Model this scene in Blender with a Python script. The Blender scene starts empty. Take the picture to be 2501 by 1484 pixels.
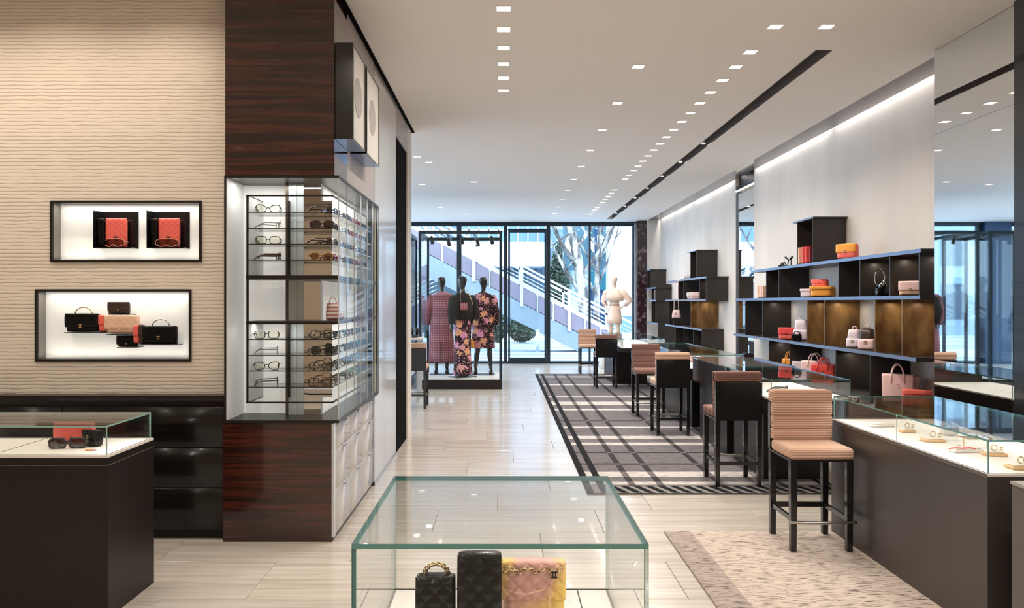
import bpy, bmesh, math, random
from mathutils import Vector, Matrix
random.seed(7)
PI = math.pi
sc = bpy.context.scene
COL = sc.collection
F = 1900.0; EYE = 1.6; VX = 1230.0; VY = 738.0; CEIL = 3.70
def PX(px, Y): return (px - VX) * Y / F
def PZ(py, Y): return EYE - (py - VY) * Y / F

# ---------------------------------------------------------------- camera
cam_d = bpy.data.cameras.new('camera')
cam = bpy.data.objects.new('camera', cam_d); COL.objects.link(cam)
cam.location = (0, 0, EYE); cam.rotation_euler = (PI / 2, 0, 0)
cam_d.sensor_fit = 'HORIZONTAL'; cam_d.sensor_width = 36.0
cam_d.lens = F / 2501 * 36.0
cam_d.shift_x = (1250.5 - VX) / 2501; cam_d.shift_y = (VY - 742.0) / 2501
cam_d.clip_start = 0.05; cam_d.clip_end = 300
sc.camera = cam
# ---------------------------------------------------------------- world, sun, exposure
W = bpy.data.worlds.new('world'); sc.world = W; W.use_nodes = True
W.node_tree.nodes['Background'].inputs[0].default_value = (0.66, 0.83, 1.0, 1)
W.node_tree.nodes['Background'].inputs[1].default_value = 6.0
sun_d = bpy.data.lights.new('sun', 'SUN'); sun_d.energy = 1.6; sun_d.angle = 0.02; sun_d.color = (1, 0.95, 0.88)
sun = bpy.data.objects.new('sun', sun_d); COL.objects.link(sun); sun.location = (0, 22, 12)
sun.rotation_euler = Vector((0.35, 0.75, -0.9)).to_track_quat('-Z', 'Y').to_euler()
sc.view_settings.view_transform = 'Standard'
sc.view_settings.look = 'None'
sc.view_settings.exposure = 0.2
sc.view_settings.gamma = 1.0
sc.view_settings.use_curve_mapping = False
sc.cycles.max_bounces = 10
sc.cycles.transparent_max_bounces = 24
sc.cycles.sample_clamp_indirect = 4.0
sc.cycles.caustics_reflective = False
sc.cycles.caustics_refractive = False
LAMP_W = 7.4          # watts of one ceiling downlight
WASH_W = 6.0          # watts of one wall washer
STRIP_W = 1.0         # factor on the shelf and case strips

# ---------------------------------------------------------------- materials
def S(r, g, b):
    f = lambda c: (c / 255) / 12.92 if c <= 10 else (((c / 255) + .055) / 1.055) ** 2.4
    return (f(r), f(g), f(b), 1.0)
MATS = {}
def mat(name, col=(.8, .8, .8, 1), rough=.5, metal=0.0, spec=.5, coat=0.0, emit=None, es=0.0):
    if name in MATS: return MATS[name]
    m = bpy.data.materials.new(name); m.use_nodes = True; MATS[name] = m
    p = m.node_tree.nodes['Principled BSDF']
    p.inputs['Base Color'].default_value = col
    p.inputs['Roughness'].default_value = rough
    p.inputs['Metallic'].default_value = metal
    p.inputs['Specular IOR Level'].default_value = spec
    p.inputs['Coat Weight'].default_value = coat
    p.inputs['Coat Roughness'].default_value = .04
    if emit: p.inputs['Emission Color'].default_value = emit; p.inputs['Emission Strength'].default_value = es
    return m
def nd(m, t, **kw):
    n = m.node_tree.nodes.new(t)
    for k, v in kw.items():
        if k in n.inputs: n.inputs[k].default_value = v
        else: setattr(n, k, v)
    return n
def lk(m, a, b): m.node_tree.links.new(a, b)
def bsdf(m): return m.node_tree.nodes['Principled BSDF']
def coords(m, scale=(1, 1, 1), kind='Object'):
    t = nd(m, 'ShaderNodeTexCoord'); mp = nd(m, 'ShaderNodeMapping'); mp.inputs['Scale'].default_value = scale
    lk(m, t.outputs[kind], mp.inputs['Vector']); return mp.outputs[0]
def ramp(m, fac, stops):
    r = nd(m, 'ShaderNodeValToRGB'); e = r.color_ramp.elements
    while len(e) < len(stops): e.new(.5)
    for i, (p, c) in enumerate(stops): e[i].position = p; e[i].color = c
    lk(m, fac, r.inputs[0]); return r.outputs[0]
def bump(m, h, strength=.3, dist=.01):
    b = nd(m, 'ShaderNodeBump'); b.inputs['Strength'].default_value = strength; b.inputs['Distance'].default_value = dist
    lk(m, h, b.inputs['Height']); lk(m, b.outputs[0], bsdf(m).inputs['Normal'])
def noisy(name, c0, c1, scale=(1, 1, 1), ns=4.0, rough=.5, lo=.35, hi=.65, bmp=0, kind='Object', metal=0, coat=0, detail=4, spec=.5):
    if name in MATS: return MATS[name]
    m = mat(name, c0, rough, metal, spec, coat)
    n = nd(m, 'ShaderNodeTexNoise'); n.inputs['Scale'].default_value = ns; n.inputs['Detail'].default_value = detail
    lk(m, coords(m, scale, kind), n.inputs['Vector'])
    lk(m, ramp(m, n.outputs['Fac'], [(lo, c0), (hi, c1)]), bsdf(m).inputs['Base Color'])
    if bmp: bump(m, n.outputs['Fac'], bmp)
    return m

M_ceil = mat('ceiling_paint', S(247, 243, 239), .7)
M_white = noisy('white_plaster_panel', S(214, 207, 200), S(224, 217, 210), (1, .6, .25), 3, .6)
M_panel = noisy('pale_grey_lacquer', S(190, 190, 194), S(198, 198, 202), (1, 1, .3), 2, .20, coat=.55)
M_dull = mat('grey_wall_panel', S(168, 160, 160), .35)
M_matt = mat('matt_black', S(10, 10, 11), .9, spec=.05)
M_black = mat('black_lacquer', S(18, 18, 20), .22, coat=.4)
M_blackwood = noisy('black_stained_oak', S(14, 14, 14), S(26, 25, 24), (.6, .6, 30), 4, .18, coat=.08, spec=.35)
M_dark = mat('dark_brown_laminate', S(28, 23, 22), .36, spec=.35)
M_counter = mat('taupe_grey_laminate', S(66, 61, 59), .33)
M_dark2 = mat('charcoal_shelf_panel', S(42, 37, 35), .38)
M_sheenedge = mat('window_sheen_steel', S(150, 162, 184), .25, .8)  # pale blue base colour stands in for the window reflected on the edges
M_bronze = noisy('patinated_bronze', S(98, 68, 38), S(152, 116, 70), (1, 1, .45), 7, .38, .38, .66, metal=.35, bmp=.05)
M_soffit = mat('dark_soffit', S(92, 80, 78), .16, .7)
M_frameblk = mat('dark_metal_frame', S(40, 36, 33), .35, .4)
M_mull = mat('blue_black_mullion', S(38, 52, 62), .35, .4)
M_steel = mat('brushed_steel', S(190, 185, 180), .22, 1)
M_chrome = mat('chrome', S(225, 225, 225), .08, 1)
M_gold = mat('pale_gold', S(226, 202, 158), .2, 1)
M_deck = mat('white_display_deck', S(226, 222, 216), .45)
M_backlit = mat('lit_white_backing', S(225, 226, 222), .6, emit=(1, .985, .95, 1), es=.22)
M_mirror = mat('mirror', S(232, 235, 236), .015, 1)
M_grey = mat('grey_laminate', S(96, 92, 90), .4)
M_post = mat('pale_grey_post', S(196, 200, 204), .3, .2)

def glass_mat(name, tint=(.985, .994, .99, 1), f0=.035, rough=0.0, amp=None):
    m = bpy.data.materials.new(name); m.use_nodes = True; nt = m.node_tree; MATS[name] = m
    nt.nodes.remove(bsdf(m))
    out = nt.nodes['Material Output']
    tr = nd(m, 'ShaderNodeBsdfTransparent'); tr.inputs[0].default_value = tint
    gl = nd(m, 'ShaderNodeBsdfGlossy'); gl.inputs['Roughness'].default_value = rough
    lw = nd(m, 'ShaderNodeLayerWeight'); lw.inputs[0].default_value = .5
    pw = nd(m, 'ShaderNodeMath', operation='POWER'); pw.inputs[1].default_value = 5
    lk(m, lw.outputs['Facing'], pw.inputs[0])
    ma = nd(m, 'ShaderNodeMath', operation='MULTIPLY_ADD'); ma.inputs[1].default_value = (1 - f0) if amp is None else amp; ma.inputs[2].default_value = f0
    lk(m, pw.outputs[0], ma.inputs[0])
    mx = nd(m, 'ShaderNodeMixShader'); lk(m, ma.outputs[0], mx.inputs[0]); lk(m, tr.outputs[0], mx.inputs[1]); lk(m, gl.outputs[0], mx.inputs[2])
    lk(m, mx.outputs[0], out.inputs['Surface'])
    return m
M_glass = glass_mat('clear_glass', f0=.014)
M_sideglass = glass_mat('low_reflection_glass', (.98, .99, .985, 1), .012, amp=.22)
M_winglass = glass_mat('window_glass', (.93, .97, 1, 1), .03)
M_edge = mat('green_glass_edge', S(84, 146, 144), .12, spec=.8, coat=.5)
M_edgelt = mat('pale_glass_edge', S(150, 190, 180), .12, spec=.8)
M_lensdark = glass_mat('dark_lens', (.10, .09, .10, 1), .08)
M_lensbrown = glass_mat('brown_lens', (.36, .20, .10, 1), .08)
M_lensclear = glass_mat('clear_lens', (.97, .96, .86, 1), .05)
M_lenspink = glass_mat('magenta_lens', (.6, .2, .34, 1), .08)
M_lensblue = glass_mat('blue_lens', (.25, .42, .62, 1), .08)

M_wood = mat('macassar_wood', S(60, 30, 24), .13, coat=.6)
def _():
    m = M_wood
    v = coords(m, (.35, .35, 9))
    n = nd(m, 'ShaderNodeTexNoise', Scale=2.2, Detail=5.0, Distortion=.25); lk(m, v, n.inputs['Vector'])
    lk(m, ramp(m, n.outputs['Fac'], [(.36, S(30, 18, 15)), (.48, S(46, 25, 20)), (.56, S(76, 35, 28)), (.62, S(48, 26, 21))]), bsdf(m).inputs['Base Color'])
_()
M_beige = mat('combed_plaster', S(214, 200, 182), .65)
def _():
    m = M_beige
    w = nd(m, 'ShaderNodeTexWave', wave_type='BANDS', bands_direction='Z'); w.inputs['Scale'].default_value = 12.5
    w.inputs['Distortion'].default_value = 2.4; w.inputs['Detail'].default_value = 3; w.inputs['Detail Scale'].default_value = 1.6
    lk(m, coords(m, (.35, 1, 1)), w.inputs['Vector'])
    g = ramp(m, w.outputs['Fac'], [(0, (0, 0, 0, 1)), (.22, (.8, .8, .8, 1)), (1, (1, 1, 1, 1))])
    bump(m, g, .4, .003)
    lk(m, ramp(m, w.outputs['Fac'], [(0, S(186, 168, 150)), (.16, S(222, 211, 198)), (1, S(226, 217, 206))]), bsdf(m).inputs['Base Color'])
_()
M_tile = mat('travertine_tile', S(200, 188, 172), .2, coat=.15)
def _():
    m = M_tile
    oi = nd(m, 'ShaderNodeObjectInfo')
    tc = nd(m, 'ShaderNodeTexCoord')
    va = nd(m, 'ShaderNodeVectorMath', operation='ADD'); lk(m, tc.outputs['Object'], va.inputs[0])
    mu = nd(m, 'ShaderNodeMath', operation='MULTIPLY'); mu.inputs[1].default_value = 37.0; lk(m, oi.outputs['Random'], mu.inputs[0]); lk(m, mu.outputs[0], va.inputs[1])
    mp = nd(m, 'ShaderNodeMapping'); mp.inputs['Scale'].default_value = (.5, 11, 1); lk(m, va.outputs[0], mp.inputs[0])
    n = nd(m, 'ShaderNodeTexNoise', Scale=2.0, Detail=6.0, Distortion=.1); lk(m, mp.outputs[0], n.inputs['Vector'])
    c = ramp(m, n.outputs['Fac'], [(.3, S(178, 168, 158)), (.5, S(196, 188, 179)), (.7, S(208, 202, 195))])
    hs = nd(m, 'ShaderNodeHueSaturation'); lk(m, c, hs.inputs['Color'])
    mr = nd(m, 'ShaderNodeMapRange'); mr.inputs['To Min'].default_value = .94; mr.inputs['To Max'].default_value = 1.04
    lk(m, oi.outputs['Random'], mr.inputs[0]); lk(m, mr.outputs[0], hs.inputs['Value']); lk(m, hs.outputs[0], bsdf(m).inputs['Base Color'])
_()
def fabric(name, c0, c1, scale=62.0, axis='Z'):
    m = mat(name, c0, .85, spec=.25)
    w = nd(m, 'ShaderNodeTexWave', wave_type='BANDS', bands_direction='DIAGONAL'); w.inputs['Scale'].default_value = scale / 6.283 * 2
    w.inputs['Distortion'].default_value = .8; w.inputs['Detail'].default_value = 2; w.inputs['Detail Scale'].default_value = 3
    lk(m, coords(m, (0, 1, 1) if axis == 'Y' else (0, 0, 2)), w.inputs['Vector'])
    bump(m, w.outputs['Fac'], .55, .004)
    lk(m, ramp(m, w.outputs['Fac'], [(0, c1), (.45, c0), (1, c0)]), bsdf(m).inputs['Base Color'])
    return m
M_tan = fabric('tan_ribbed_fabric', S(206, 172, 152), S(150, 112, 94))
M_tanseat = fabric('tan_seat_fabric', S(212, 178, 158), S(178, 140, 120), 120, 'Y')
M_brown = fabric('brown_ribbed_fabric', S(138, 104, 96), S(84, 58, 54))
M_tweed = mat('pink_tweed', S(150, 96, 100), .95, spec=.1)
def _():
    m = M_tweed
    b = nd(m, 'ShaderNodeTexBrick'); b.offset = 0; b.inputs['Scale'].default_value = 1
    b.inputs['Color1'].default_value = S(204, 142, 148); b.inputs['Color2'].default_value = S(230, 188, 190); b.inputs['Mortar'].default_value = S(144, 84, 94)
    b.inputs['Mortar Size'].default_value = .010; b.inputs['Brick Width'].default_value = .034; b.inputs['Row Height'].default_value = .032
    tc = nd(m, 'ShaderNodeTexCoord'); sx = nd(m, 'ShaderNodeSeparateXYZ'); cx = nd(m, 'ShaderNodeCombineXYZ')
    lk(m, tc.outputs['Object'], sx.inputs[0]); lk(m, sx.outputs[0], cx.inputs[0]); lk(m, sx.outputs[2], cx.inputs[1])
    lk(m, cx.outputs[0], b.inputs['Vector']); lk(m, b.outputs[0], bsdf(m).inputs['Base Color'])
_()
M_floral = mat('floral_print', S(40, 26, 32), .8, spec=.2)
def _():
    m = M_floral
    v = coords(m, (1, .6, 1))
    vo = nd(m, 'ShaderNodeTexVoronoi', Scale=6.4, Randomness=1.0); lk(m, v, vo.inputs['Vector'])
    n = nd(m, 'ShaderNodeTexNoise', Scale=26.0, Detail=2.0); lk(m, v, n.inputs['Vector'])
    ad = nd(m, 'ShaderNodeMath', operation='MULTIPLY_ADD'); ad.inputs[1].default_value = 1.1; lk(m, n.outputs['Fac'], ad.inputs[0]); lk(m, vo.outputs['Distance'], ad.inputs[2])
    lt = nd(m, 'ShaderNodeMath', operation='LESS_THAN'); lt.inputs[1].default_value = .97; lk(m, ad.outputs[0], lt.inputs[0])
    sx = nd(m, 'ShaderNodeSeparateColor'); lk(m, vo.outputs['Color'], sx.inputs[0])
    pc = ramp(m, sx.outputs[0], [(.3, S(222, 150, 184)), (.55, S(226, 160, 164)), (.8, S(232, 168, 132))])
    v2 = nd(m, 'ShaderNodeTexVoronoi', Scale=30.0); lk(m, v, v2.inputs['Vector'])
    bg = ramp(m, v2.outputs['Distance'], [(.0, S(210, 160, 172)), (.34, S(150, 96, 112)), (.42, S(40, 26, 34))])
    mx = nd(m, 'ShaderNodeMix', data_type='RGBA'); lk(m, lt.outputs[0], mx.inputs[0]); lk(m, bg, mx.inputs[6]); lk(m, pc, mx.inputs[7])
    lk(m, mx.outputs[2], bsdf(m).inputs['Base Color'])
_()
M_marble = noisy('dark_red_marble', S(52, 34, 38), S(150, 130, 134), (1, 1, .7), 9, .2, .52, .72, detail=9)
M_concrete = noisy('pale_blue_concrete', S(128, 142, 152), S(146, 158, 166), (1, 1, 1), .8, .7)
M_outwhite = mat('white_painted_steel', S(196, 202, 208), .5)
M_mauve = mat('mauve_stair_glass', S(136, 126, 140), .3)
M_pave = noisy('pale_paving', S(120, 132, 146), S(196, 202, 208), (.04, .9, 1), 2, .6, .47, .53)
M_bark = noisy('plane_tree_bark', S(70, 66, 66), S(170, 166, 160), (1, 1, .35), 4, .8, .42, .6)
M_leaf = mat('leaf_green', S(54, 74, 62), .6)
M_teal = mat('turquoise_panel', S(24, 96, 112), .3)
M_navy = mat('dark_blue_panel', S(20, 60, 96), .4)
M_bluegrey = mat('blue_glazing', S(96, 126, 150), .15, .3)
M_mann = mat('black_mannequin_gloss', S(16, 18, 19), .13, coat=.5)
M_mannw = mat('cream_mannequin', S(226, 208, 190), .4)

# ---------------------------------------------------------------- mesh helpers
class MB:
    def __init__(s): s.v = []; s.f = []; s.mi = []; s.sm = []
    def add(s, vs, fs, mi=0, sm=False):
        o = len(s.v); s.v += [tuple(v) for v in vs]
        for f in fs: s.f.append(tuple(i + o for i in f)); s.mi.append(mi); s.sm.append(sm)
        return s
    def box(s, x0, x1, y0, y1, z0, z1, mi=0):
        if x0 > x1: x0, x1 = x1, x0
        if y0 > y1: y0, y1 = y1, y0
        if z0 > z1: z0, z1 = z1, z0
        v = [(x0,y0,z0),(x1,y0,z0),(x1,y1,z0),(x0,y1,z0),(x0,y0,z1),(x1,y0,z1),(x1,y1,z1),(x0,y1,z1)]
        return s.add(v, [(0,3,2,1),(4,5,6,7),(0,1,5,4),(1,2,6,5),(2,3,7,6),(3,0,4,7)], mi)
    def pane(s, x0, x1, y0, y1, z0, z1):      # glass box: faces 0, thin edges 1
        d = [abs(x1-x0), abs(y1-y0), abs(z1-z0)]; k = d.index(min(d))
        n = len(s.mi); s.box(x0, x1, y0, y1, z0, z1)
        big = {2: (0, 1), 1: (2, 4), 0: (3, 5)}[k]
        for i in range(6): s.mi[n+i] = 0 if i in big else 1
        return s
    def rbox(s, x0, x1, y0, y1, z0, z1, r=.02, seg=3, mi=0):   # rounded box
        bm = bmesh.new(); bmesh.ops.create_cube(bm, size=1)
        for v in bm.verts:
            v.co = Vector(((x0+x1)/2 + v.co.x*abs(x1-x0), (y0+y1)/2 + v.co.y*abs(y1-y0), (z0+z1)/2 + v.co.z*abs(z1-z0)))
        bmesh.ops.bevel(bm, geom=bm.edges[:], offset=r, segments=seg, affect='EDGES', profile=.5)
        bm.verts.index_update()
        s.add([v.co[:] for v in bm.verts], [[v.index for v in f.verts] for f in bm.faces], mi, True); bm.free(); return s
    def prism(s, poly, a0, a1, axis='Y', mi=0):  # poly in the two other axes
        n = len(poly); vs = []
        for a in (a0, a1):
            for p, q in poly:
                vs.append({'X': (a, p, q), 'Y': (p, a, q), 'Z': (p, q, a)}[axis])
        fs = [tuple(range(n))[::-1], tuple(range(n, 2*n))] + [(i, (i+1) % n, n + (i+1) % n, n + i) for i in range(n)]
        return s.add(vs, fs, mi)
    def tube(s, pts, r, n=8, closed=False, mi=0, flat=1.0, cap=True):
        P = [Vector(p) for p in pts]; m = len(P)
        R = r if isinstance(r, (list, tuple)) else [r]*m
        vs = []; up = None
        for i in range(m):
            if closed: t = P[(i+1) % m] - P[i-1]
            else: t = P[min(i+1, m-1)] - P[max(i-1, 0)]
            t = t.normalized() if t.length > 1e-9 else Vector((0, 0, 1))
            if up is None:
                up = Vector((0, 0, 1)) if abs(t.z) < .9 else Vector((0, 1, 0))
            a = t.cross(up)
            if a.length < 1e-4: a = t.cross(Vector((1, 0, 0)))
            a.normalize(); b = a.cross(t).normalized(); up = b
            for k in range(n):
                th = 2*PI*k/n
                vs.append(P[i] + a*math.cos(th)*R[i] + b*math.sin(th)*R[i]*flat)
        fs = []
        for i in range(m if closed else m-1):
            j = (i+1) % m
            for k in range(n): fs.append((i*n+k, i*n+(k+1) % n, j*n+(k+1) % n, j*n+k))
        if not closed and cap: fs += [tuple(range(n))[::-1], tuple(range((m-1)*n, m*n))]
        return s.add(vs, fs, mi, True)
    def loft(s, rings, n=28, fold=0, nf=9, mi=0, closed=True):   # rings: (cx, cy, z, rx, ry)
        vs = []
        for i, (cx, cy, z, rx, ry) in enumerate(rings):
            for k in range(n):
                t = 2*PI*k/n; w = 1 + fold*math.sin(nf*t)*(i/max(1, len(rings)-1))
                vs.append((cx + math.cos(t)*rx*w, cy + math.sin(t)*ry*w, z))
        fs = [(i*n+k, i*n+(k+1) % n, (i+1)*n+(k+1) % n, (i+1)*n+k) for i in range(len(rings)-1) for k in range(n)]
        if closed: fs += [tuple(range(n))[::-1], tuple(range((len(rings)-1)*n, len(rings)*n))]
        return s.add(vs, fs, mi, True)
    def pillow(s, w, h, d, nx=24, nz=18, p=6, amp=0, q=.05, taper=0, c=.03, x=0, y=0, z=0, e=.5, mi=0):
        vs = []; idx = {}; fs = []
        for side in (-1, 1):
            for i in range(nx+1):
                for j in range(nz+1):
                    u = math.sin((i/nx*2-1)*PI/2*.92)/math.sin(PI/2*.92); v = math.sin((j/nz*2-1)*PI/2*.92)/math.sin(PI/2*.92)
                    edge = i in (0, nx) or j in (0, nz)
                    if edge and side == 1: idx[(1, i, j)] = idx[(-1, i, j)]; continue
                    th = max(0, (1-abs(u)**p)*(1-abs(v)**p))**e*d/2
                    px_ = u*w/2*(1-c*v*v)*(1 - taper*(v+1)/2); pz_ = h/2 + v*h/2*(1-c*u*u)
                    if amp and not edge:
                        a = abs(math.sin(PI*(px_+pz_)/q)); b = abs(math.sin(PI*(px_-pz_)/q))
                        th += amp*(min(a, b)**.55-.6)*min(1, th/(d/2)*1.2)
                    idx[(side, i, j)] = len(vs); vs.append((x+px_, y+side*th, z+pz_))
        for side in (-1, 1):
            for i in range(nx):
                for j in range(nz):
                    f = (idx[side, i, j], idx[side, i+1, j], idx[side, i+1, j+1], idx[side, i, j+1])
                    fs.append(f if side == -1 else f[::-1])
        return s.add(vs, fs, mi, True)
    def xf(s, M):
        s.v = [tuple(M @ Vector(v)) for v in s.v]; return s
def obj(name, mb, m, parent=None, loc=None):
    me = bpy.data.meshes.new(name); me.from_pydata(mb.v, [], mb.f)
    ms = m if isinstance(m, (list, tuple)) else [m]
    for a in ms: me.materials.append(a)
    me.polygons.foreach_set('material_index', [min(i, len(ms)-1) for i in mb.mi])
    me.polygons.foreach_set('use_smooth', mb.sm)
    me.update()
    bm = bmesh.new(); bm.from_mesh(me); bmesh.ops.recalc_face_normals(bm, faces=bm.faces); bm.to_mesh(me); bm.free()
    o = bpy.data.objects.new(name, me); COL.objects.link(o)
    if loc: o.location = loc
    if parent is not None:
        o.parent = parent
        if parent.get('_w'): o.matrix_parent_inverse = Matrix.Translation(-Vector(parent.location))
    return o
def tag(o, label=None, cat=None, group=None, kind=None):
    if label: o['label'] = label
    if cat: o['category'] = cat
    if group: o['group'] = group
    if kind: o['kind'] = kind
    return o
def thing(name, label=None, cat=None, loc=(0, 0, 0), group=None, world=False, kind=None):
    """world=True: the parts' meshes are given in world coordinates"""
    o = bpy.data.objects.new(name, None); COL.objects.link(o); o.location = loc; o.empty_display_size = .05
    if world: o['_w'] = 1
    return tag(o, label, cat, group, kind)
def kids(o): return [c for c in o.children]
def dup(r, loc, rz=None, label=None, group=None, cat=None, scale=None, swap=None):
    def cp(o, par):
        c = o.copy(); COL.objects.link(c)
        if par is not None: c.parent = par
        if swap and c.type == 'MESH':
            for s_, t_ in swap.items():
                for k, sl in enumerate(c.material_slots):
                    if sl.material == s_: sl.link = 'OBJECT'; sl.material = t_
        for ch in o.children: cp(ch, c)
        return c
    n = cp(r, None); n.location = loc
    if rz is not None: n.rotation_euler = (0, 0, rz)
    if scale: n.scale = (scale,)*3
    return tag(n, label, cat, group)
def struct(name, mb, m, parent=None):
    o = obj(name, mb, m, parent)
    if parent is None: o['kind'] = 'structure'
    return o
def area(name, loc, size, power, color=(1, .955, .90), parent=None, size_y=None, rot=(0, 0, 0), spread=None):
    d = bpy.data.lights.new(name, 'AREA'); d.energy = power; d.color = color; d.size = size
    if size_y: d.shape = 'RECTANGLE'; d.size_y = size_y
    if spread: d.spread = spread
    o = bpy.data.objects.new(name, d); COL.objects.link(o); o.location = loc; o.rotation_euler = rot
    if parent is not None:
        o.parent = parent
        if parent.get('_w'): o.matrix_parent_inverse = Matrix.Translation(-Vector(parent.location))
    return o
ORD = ['first', 'second', 'third', 'fourth', 'fifth', 'sixth', 'seventh', 'eighth', 'ninth', 'tenth', 'eleventh', 'twelfth', 'thirteenth',
       'fourteenth', 'fifteenth', 'sixteenth', 'seventeenth', 'eighteenth', 'nineteenth', 'twentieth', 'twenty-first', 'twenty-second', 'twenty-third', 'twenty-fourth', 'twenty-fifth', 'twenty-sixth', 'twenty-seventh', 'twenty-eighth']
# ================================================================ ROOM
fl = thing('floor', kind='structure')
obj('floor_bed', MB().box(-6.6, 4.3, -3.6, 20.5, -.12, -.012), mat('tile_grout', S(176, 166, 154), .8), fl)
TW, TD = 1.2, .6
tile_me = None
def tile_mesh():
    m = MB(); g = .0016; x, y = TW/2-g, TD/2-g; b = .002
    m.add([(-x,-y,-b),(x,-y,-b),(x,y,-b),(-x,y,-b),(-x+b,-y+b,0),(x-b,-y+b,0),(x-b,y-b,0),(-x+b,y-b,0),(-x,-y,-.012),(x,-y,-.012),(x,y,-.012),(-x,y,-.012)],
          [(4,5,6,7),(0,1,5,4),(1,2,6,5),(2,3,7,6),(3,0,4,7),(8,9,1,0),(9,10,2,1),(10,11,3,2),(11,8,0,3)])
    return m
t0 = obj('floor_tile', tile_mesh(), M_tile, fl); first = True; nt = 0
rows = [3.3 + .6*i for i in range(29)]
for ri, y in enumerate(rows):
    off = (ri*.45) % 1.2
    x = -2.9 + off
    while x < 4.3:
        if not (x - .6 > 2.35 and y > 3.0 and y < 19) and nt < 298 and x + .6 < 4.1:
            if first: t0.location = (x, y, 0); first = False
            else:
                c = t0.copy(); COL.objects.link(c); c.location = (x, y, 0)
            nt += 1
        x += TW
rest = MB(); rest.box(-6.5, -2.4, -3.5, 20.4, -.011, -.001); rest.box(-2.4, 4.0, -3.5, 2.99, -.011, -.001); rest.box(3.5, 4.0, 3, 20.4, -.011, -.001)
obj('floor_field', rest, M_tile, fl)

# ceiling with the recessed slot
ce = thing('ceiling', kind='structure')
SX0, SX1, SY0, SY1 = 2.60, 2.745, 6.48, 19.65
ms_ = MB(); zt = CEIL + .25
ms_.box(-6.5, SX0, -3.5, 20.5, CEIL, zt); ms_.box(SX1, 3.69, -3.5, 20.5, CEIL, zt)
ms_.box(SX0, SX1, -3.5, SY0, CEIL, zt); ms_.box(SX0, SX1, SY1, 20.5, CEIL, zt)
obj('ceiling_field', ms_, M_ceil, ce)
obj('slot_lining', MB().box(SX0, SX1, SY0, SY1, CEIL+.10, CEIL+.2).box(SX0, SX0+.006, SY0, SY1, CEIL+.001, CEIL+.1).box(SX1-.006, SX1, SY0, SY1, CEIL+.001, CEIL+.1), mat('slot_grey', S(104, 98, 96), .5), ce)
struct('trim_1', MB().box(3.69, 3.965, -3.5, 20.5, CEIL-.002, CEIL+.2), M_soffit)
struct('roof', MB().box(-6.9, 4.6, -3.8, 20.6, CEIL+.25, CEIL+.5), M_ceil)
struct('trim_2', MB().box(-1.165, -1.10, -3.5, 9.6, CEIL-.012, CEIL+.02), M_matt)

# outer walls
struct('wall_back', MB().box(-6.6, 4.3, -3.7, -3.5, 0, CEIL+.2), mat('beige_back_wall', S(190, 172, 152), .7))
struct('wall_left', MB().box(-6.7, -6.5, -3.6, 9.9, 0, CEIL+.2).box(-6.7, -6.5, 19.7, 20.5, 0, CEIL+.2).box(-6.7, -6.5, 9.9, 19.7, 3.6, CEIL+.2), mat('left_wall_paint', S(200, 190, 180), .7))
lw_ = thing('added_daylight_window', kind='structure')  # glazing added out of view to bring daylight into the room
for k in range(5): obj('mullion', MB().box(-6.65, -6.52, 9.9+2.45*k-.05, 9.9+2.45*k+.05, 0, 3.6), M_mull, lw_)
for k in range(4): obj('pane', MB().pane(-6.60, -6.588, 9.95+2.45*k, 12.30+2.45*k, .02, 3.6), [M_winglass, M_edge], lw_)
wr = thing('wall_right', kind='structure')
for y0, y1 in ((-3.5, 7.3), (7.304, 12.45), (13.44, 17.498), (17.502, 20.5)):
    obj('wall_panel', MB().box(4.01, 4.06, y0, y1, 0, CEIL+.15), M_white, wr)
obj('wall_core', MB().box(4.06, 4.3, -3.5, 20.5, 0, CEIL+.2), M_dark, wr)
gm = thing('mirror_strip', 'tall narrow mirror between the two pale wall panels on the right', 'mirror', (4.05, 12.9, 0), world=True)
obj('mirror_glass', MB().box(4.035, 4.055, 12.453, 13.437, 0.02, 3.45), M_mirror, gm)
obj('mirror_edge', MB().box(4.012, 4.058, 12.45, 12.458, 0, 3.6).box(4.012, 4.058, 13.432, 13.44, 0, 3.6), M_sheenedge, gm)
led = obj('light_line', MB().box(4.005, 4.03, 12.46, 13.43, 3.50, 3.52), mat('led_line', emit=(1, .9, .78, 1), es=3), gm)

# big mirror pier on the right
mp = thing('wall_mirror', 'floor-to-ceiling mirror in two sheets on the pier behind the nearest right counter', 'mirror', (3.7, 6, 0), world=True)
obj('backing_pier', MB().box(3.606, 4.0, 5.43, 6.51, 0, CEIL-.004), M_sheenedge, mp)
obj('lower_mirror_sheet', MB().box(3.60, 3.606, 5.43, 6.506, 0.01, 2.997), M_mirror, mp)
obj('upper_mirror_sheet', MB().box(3.60, 3.606, 5.43, 6.506, 3.001, CEIL-.006), M_mirror, mp)
struct('wall_pier', MB().box(3.56, 4.0, 4.3, 5.425, 0, CEIL-.002), M_black)

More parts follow.
